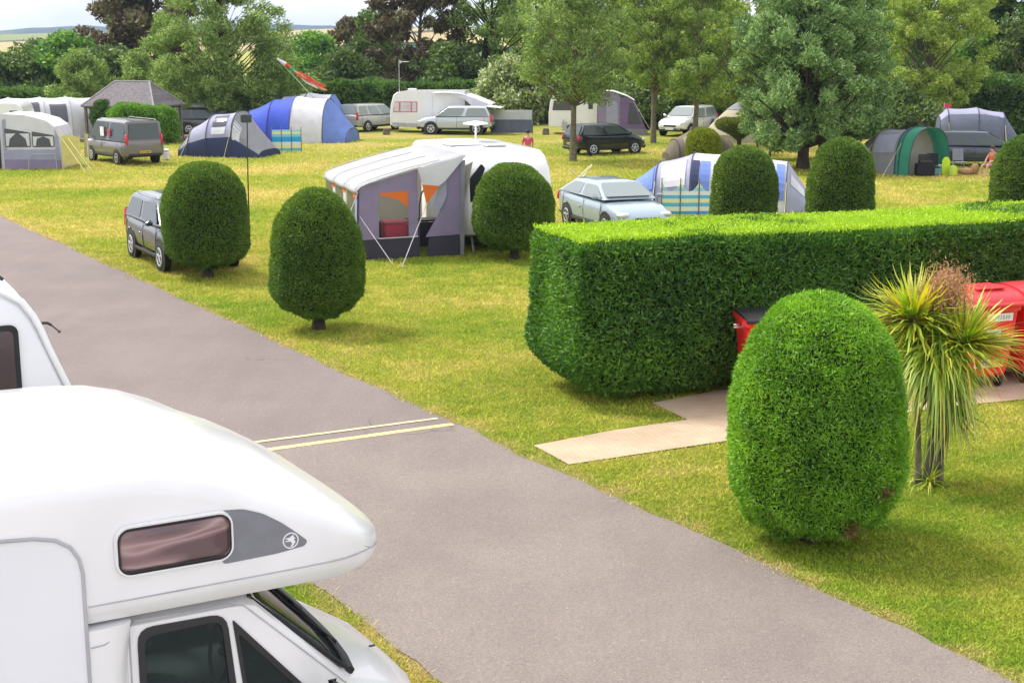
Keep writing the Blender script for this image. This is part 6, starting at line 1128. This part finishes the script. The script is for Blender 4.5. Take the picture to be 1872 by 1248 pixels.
# red four-wheeled refuse bins
M['binred'] = mat('bin_red', (.82,.025,.03), .42, var=.05, vs=5); M['lid_red'] = mat('lid_red', (.80,.055,.065), .4, var=.06, vs=4)
def bin1100(label, loc, rz, lidm, stick=True, lid_flat=False):
    T = thing('wheelie_bin', label, 'refuse bin', loc, rz, 'big red refuse bins', (1.03,1.0,1.12))
    mb = MB(); rings = []
    for z, w, d in ((.17,1.02,.72),(.20,1.08,.78),(.45,1.13,.85),(.455,1.15,.87),(.50,1.15,.87),(.505,1.14,.86),(1.10,1.25,.98),(1.105,1.31,1.04),(1.19,1.32,1.05)):
        P = rrect(w, d, .06, 3); rings.append([(a,b_,z) for a,b_ in P])
    mb.loft(rings); mb.build('body', M['binred'], T, smooth=30)
    mb = MB(); rings = []
    for x in np.linspace(-.67,.67,9):
        r_ = []
        for k in range(13):
            a = math.pi*k/12; r_.append((x, .54*math.cos(a), 1.20+(.04 if lid_flat else .20)*math.sin(a)**.8*(1 if abs(x) < .6 else .93)))
        rings.append(r_)
    mb.loft(rings); mb.tube([(-.68,-.55,1.20),(.68,-.55,1.20)],.03,8); l_ = mb.build('lid', lidm, T, smooth=50)
    if not lid_flat:
        mb = MB(); mb.bbox((.22,-.12,1.405),(.5,.42,.03),.012); mb.build('lid_panel', M['lid_red'], l_)
    for sx in (-1,1):
        mb = MB(); mb.cyl((sx*.68,0,1.05),.035,.14,10,'x'); mb.build('trunnion', M['chrome'], T)
        for sy in (-1,1):
            mb = MB(); mb.cyl((sx*.46,sy*.30,.09),.09,.045,18,'x'); w_ = mb.build('wheel', M['rubber'], T, smooth=40); mb = MB(); mb.bbox((sx*.46,sy*.30,.15),(.07,.10,.06),.01); mb.cyl((sx*.46,sy*.30,.09),.04,.055,12,'x'); mb.build('fork', M['chrome'], w_)
    if stick:
        st_ = mat('sticker_white',(.8,.78,.78),.5); y_ = lambda z: -(.43+(.49-.43)*(z-.5)/.6)-.012
        tl = Matrix.Rotation(rad(5.7),3,'X')
        mb = MB(); mb.box((.28,y_(1.02),1.02),(.46,.004,.11),rot=tl); s1 = mb.build('sticker', st_, T)
        mb = MB(); xx = .09
        for w_ in (.035,.05,.03,.045,.03,.05,.035,.04): mb.box((xx+w_/2,y_(1.02)-.003,1.02),(w_*.75,.002,.055),rot=tl); xx += w_+.008
        mb.build('sticker_print', M['trim'], s1)
        mb = MB(); mb.box((.20,y_(.80),.80),(.26,.004,.10),rot=tl); mb.build('sticker', st_, T); mb = MB(); mb.box((.0,y_(.79),.79),(.12,.004,.09),rot=tl); mb.build('sticker', mat('sticker_orange',(.8,.3,.1),.5), T)
        mb = MB(); mb.box((.18,y_(.68),.66),(.24,.004,.08),rot=tl); mb.build('sticker', mat('sticker_cream',(.75,.7,.45),.5), T)
        mb = MB(); mb.box((.06,-.418,.36),(.26,.006,.12),rot=Matrix.Rotation(rad(8),3,'X')); mb.build('sticker', st_, T); mb = MB(); mb.box((.32,-.418,.36),(.26,.006,.12),rot=Matrix.Rotation(rad(8),3,'X')); s2 = mb.build('sticker', mat('sticker_yellow',(.85,.62,.12),.5), T)
        mb = MB(); mb.box((.08,-.424,.38),(.16,.004,.025),rot=Matrix.Rotation(rad(8),3,'X')); mb.box((.08,-.42,.34),(.14,.004,.02),rot=Matrix.Rotation(rad(8),3,'X')); mb.build('sticker_print', mat('print_blue',(.1,.1,.4),.5), T)
    return T
bin1100('red wheeled bin with humped red lid and white stickers, right of the cordyline', Vector((7.12,21.98,.016)), rad(18), M['lid_red'])
bin1100('red wheeled bin with red lid cut off by the right edge', Vector((8.50,22.48,.016)), rad(18), M['lid_red'], stick=False)
bin1100('red wheeled bin with flat black lid half hidden left of the big front topiary', Vector((4.06,20.80,.016)), rad(4), M['black'], stick=False, lid_flat=True)

# ------------------------------------------------------------------ people
def person(label, loc, rz, joints, radii, edges, clothes, hair, skin, head, group=None):
    T = thing('person', label, 'person', loc, rz, group); me = bpy.data.meshes.new('body'); me.from_pydata(joints, edges, []); me.materials.append(skin)
    o = bpy.data.objects.new('body', me); COL.objects.link(o); o.parent = T; sk = o.modifiers.new('skin','SKIN'); 
    for v, r in zip(me.skin_vertices[0].data, radii): v.radius = (r, r)
    me.skin_vertices[0].data[0].use_root = True; sb = o.modifiers.new('sub','SUBSURF'); sb.levels = 1; sb.render_levels = 2
    mb = MB(); h = Vector(head); mb.ell(h+Vector((0,.015,.03)), (.088,.105,.105), 14); mb.build('hair', hair, T, smooth=70)
    for nm, m_, js, es, rs in clothes:
        me = bpy.data.meshes.new(nm); me.from_pydata(js, es, []); me.materials.append(m_); c = bpy.data.objects.new(nm, me); COL.objects.link(c); c.parent = T; c.modifiers.new('skin','SKIN')
        for v, r in zip(me.skin_vertices[0].data, rs): v.radius = (r, r*.8)
        me.skin_vertices[0].data[0].use_root = True; sb = c.modifiers.new('sub','SUBSURF'); sb.levels = 1; sb.render_levels = 2
    return T
SK = mat('skin', (.50,.28,.20), .55, var=.03); HB = mat('dark_hair', (.05,.03,.02), .7)
def stand(label, loc, rz, top, legs):
    J = [(0,0,.92),(0,0,1.15),(0,0,1.38),(0,-.01,1.48),(0,-.02,1.57),(0,-.02,1.68),(-.18,0,1.38),(-.24,.02,1.12),(-.20,-.12,.92),(-.19,-.17,.84),(.18,0,1.38),(.24,.02,1.12),(.22,-.06,.90),(.21,-.09,.82),(-.09,0,.88),(-.10,-.02,.48),(-.10,.02,.08),(-.10,-.12,.04),(.09,0,.88),(.10,.02,.48),(.10,.05,.08),(.10,-.08,.04)]
    Rr = [.13,.12,.11,.05,.075,.07,.055,.042,.032,.028,.055,.042,.032,.028,.085,.055,.038,.035,.085,.055,.038,.035]
    E_ = [(0,1),(1,2),(2,3),(3,4),(4,5),(2,6),(6,7),(7,8),(8,9),(2,10),(10,11),(11,12),(12,13),(0,14),(14,15),(15,16),(16,17),(0,18),(18,19),(19,20),(20,21)]
    cl = [('top', top, [J[0],J[1],J[2],J[6],J[7],J[10],J[11],(0,0,1.44)], [(0,1),(1,2),(2,3),(3,4),(2,5),(5,6),(2,7)], [.16,.145,.135,.075,.058,.075,.058,.07]),
          ('trousers', legs, [(0,0,.93),J[14],J[15],(-.10,.01,.14),J[18],J[19],(.10,.04,.14)], [(0,1),(1,2),(2,3),(0,4),(4,5),(5,6)], [.145,.10,.075,.06,.10,.075,.06])]
    T = person(label, loc, rz, J, Rr, E_, cl, HB, SK, (0,-.01,1.66))
    mb = MB(); mb.ell((0,-.105,1.63),(.012,.02,.02),8); mb.build('nose', SK, T); return T
pz = stand('person in a pink red top walking on the grass beyond the near caravan', Vector((AY(965,62.5),62.5,0)), rad(170), mat('pink_red_top',(.60,.06,.14),.8), mat('grey_jeans',(.35,.33,.38),.8)); pz.scale = (.95,.95,.92)
# seated person by the right topiary
J = [(0,0,.44),(0,.05,.66),(0,.03,.90),(0,-.02,.99),(0,-.05,1.06),(0,-.05,1.15),(-.17,.02,.88),(-.22,-.10,.66),(-.12,-.28,.56),(-.09,-.34,.53),(.17,.02,.88),(.22,-.10,.66),(.12,-.28,.56),(.09,-.34,.53),(-.10,-.05,.44),(-.13,-.44,.46),(-.13,-.46,.08),(-.13,-.58,.04),(.10,-.05,.44),(.13,-.42,.48),(.15,-.50,.08),(.15,-.62,.04)]
Rr = [.13,.12,.11,.05,.072,.07,.055,.042,.032,.028,.055,.042,.032,.028,.085,.06,.04,.035,.085,.06,.04,.035]
E_ = [(0,1),(1,2),(2,3),(3,4),(4,5),(2,6),(6,7),(7,8),(8,9),(2,10),(10,11),(11,12),(12,13),(0,14),(14,15),(15,16),(16,17),(0,18),(18,19),(19,20),(20,21)]
ps = G(1812,322); sp_ = person('person in an orange red top sitting on a camp chair beside the right topiary', ps, rad(-58), J, Rr, E_, [('top', mat('orange_red_top',(.55,.10,.05),.8), [J[0],J[1],J[2],J[6],J[10],(0,0,.95)], [(0,1),(1,2),(2,3),(2,4),(2,5)], [.155,.145,.135,.08,.08,.07]), ('shorts', mat('red_shorts',(.5,.06,.06),.8), [(0,0,.44),J[14],(-.12,-.25,.45),J[18],(.12,-.25,.46)], [(0,1),(1,2),(0,3),(3,4)], [.14,.105,.09,.105,.09])], HB, SK, (0,-.03,1.13))
small('camp_chair', 'low camp chair under the seated person', 'chair', 1812, 322, _chair(FB['dark']), (0,0,0), rad(-58))

# ------------------------------------------------------------------ the air between here and the far hills
m = bpy.data.materials.new('haze_air'); m.use_nodes = True; t = m.node_tree; t.nodes.clear(); o = t.nodes.new('ShaderNodeOutputMaterial')
pv = t.nodes.new('ShaderNodeVolumePrincipled'); pv.inputs['Color'].default_value = (.60,.77,1,1); pv.inputs['Density'].default_value = .00017; pv.inputs['Anisotropy'].default_value = .2
t.links.new(pv.outputs[0], o.inputs['Volume'])
hz = MB(); hz.box((0, 2500, 39), (9400, 5600, 80)); tag(hz.build('haze', m), kind='stuff')
SC.cycles.volume_bounces = 0
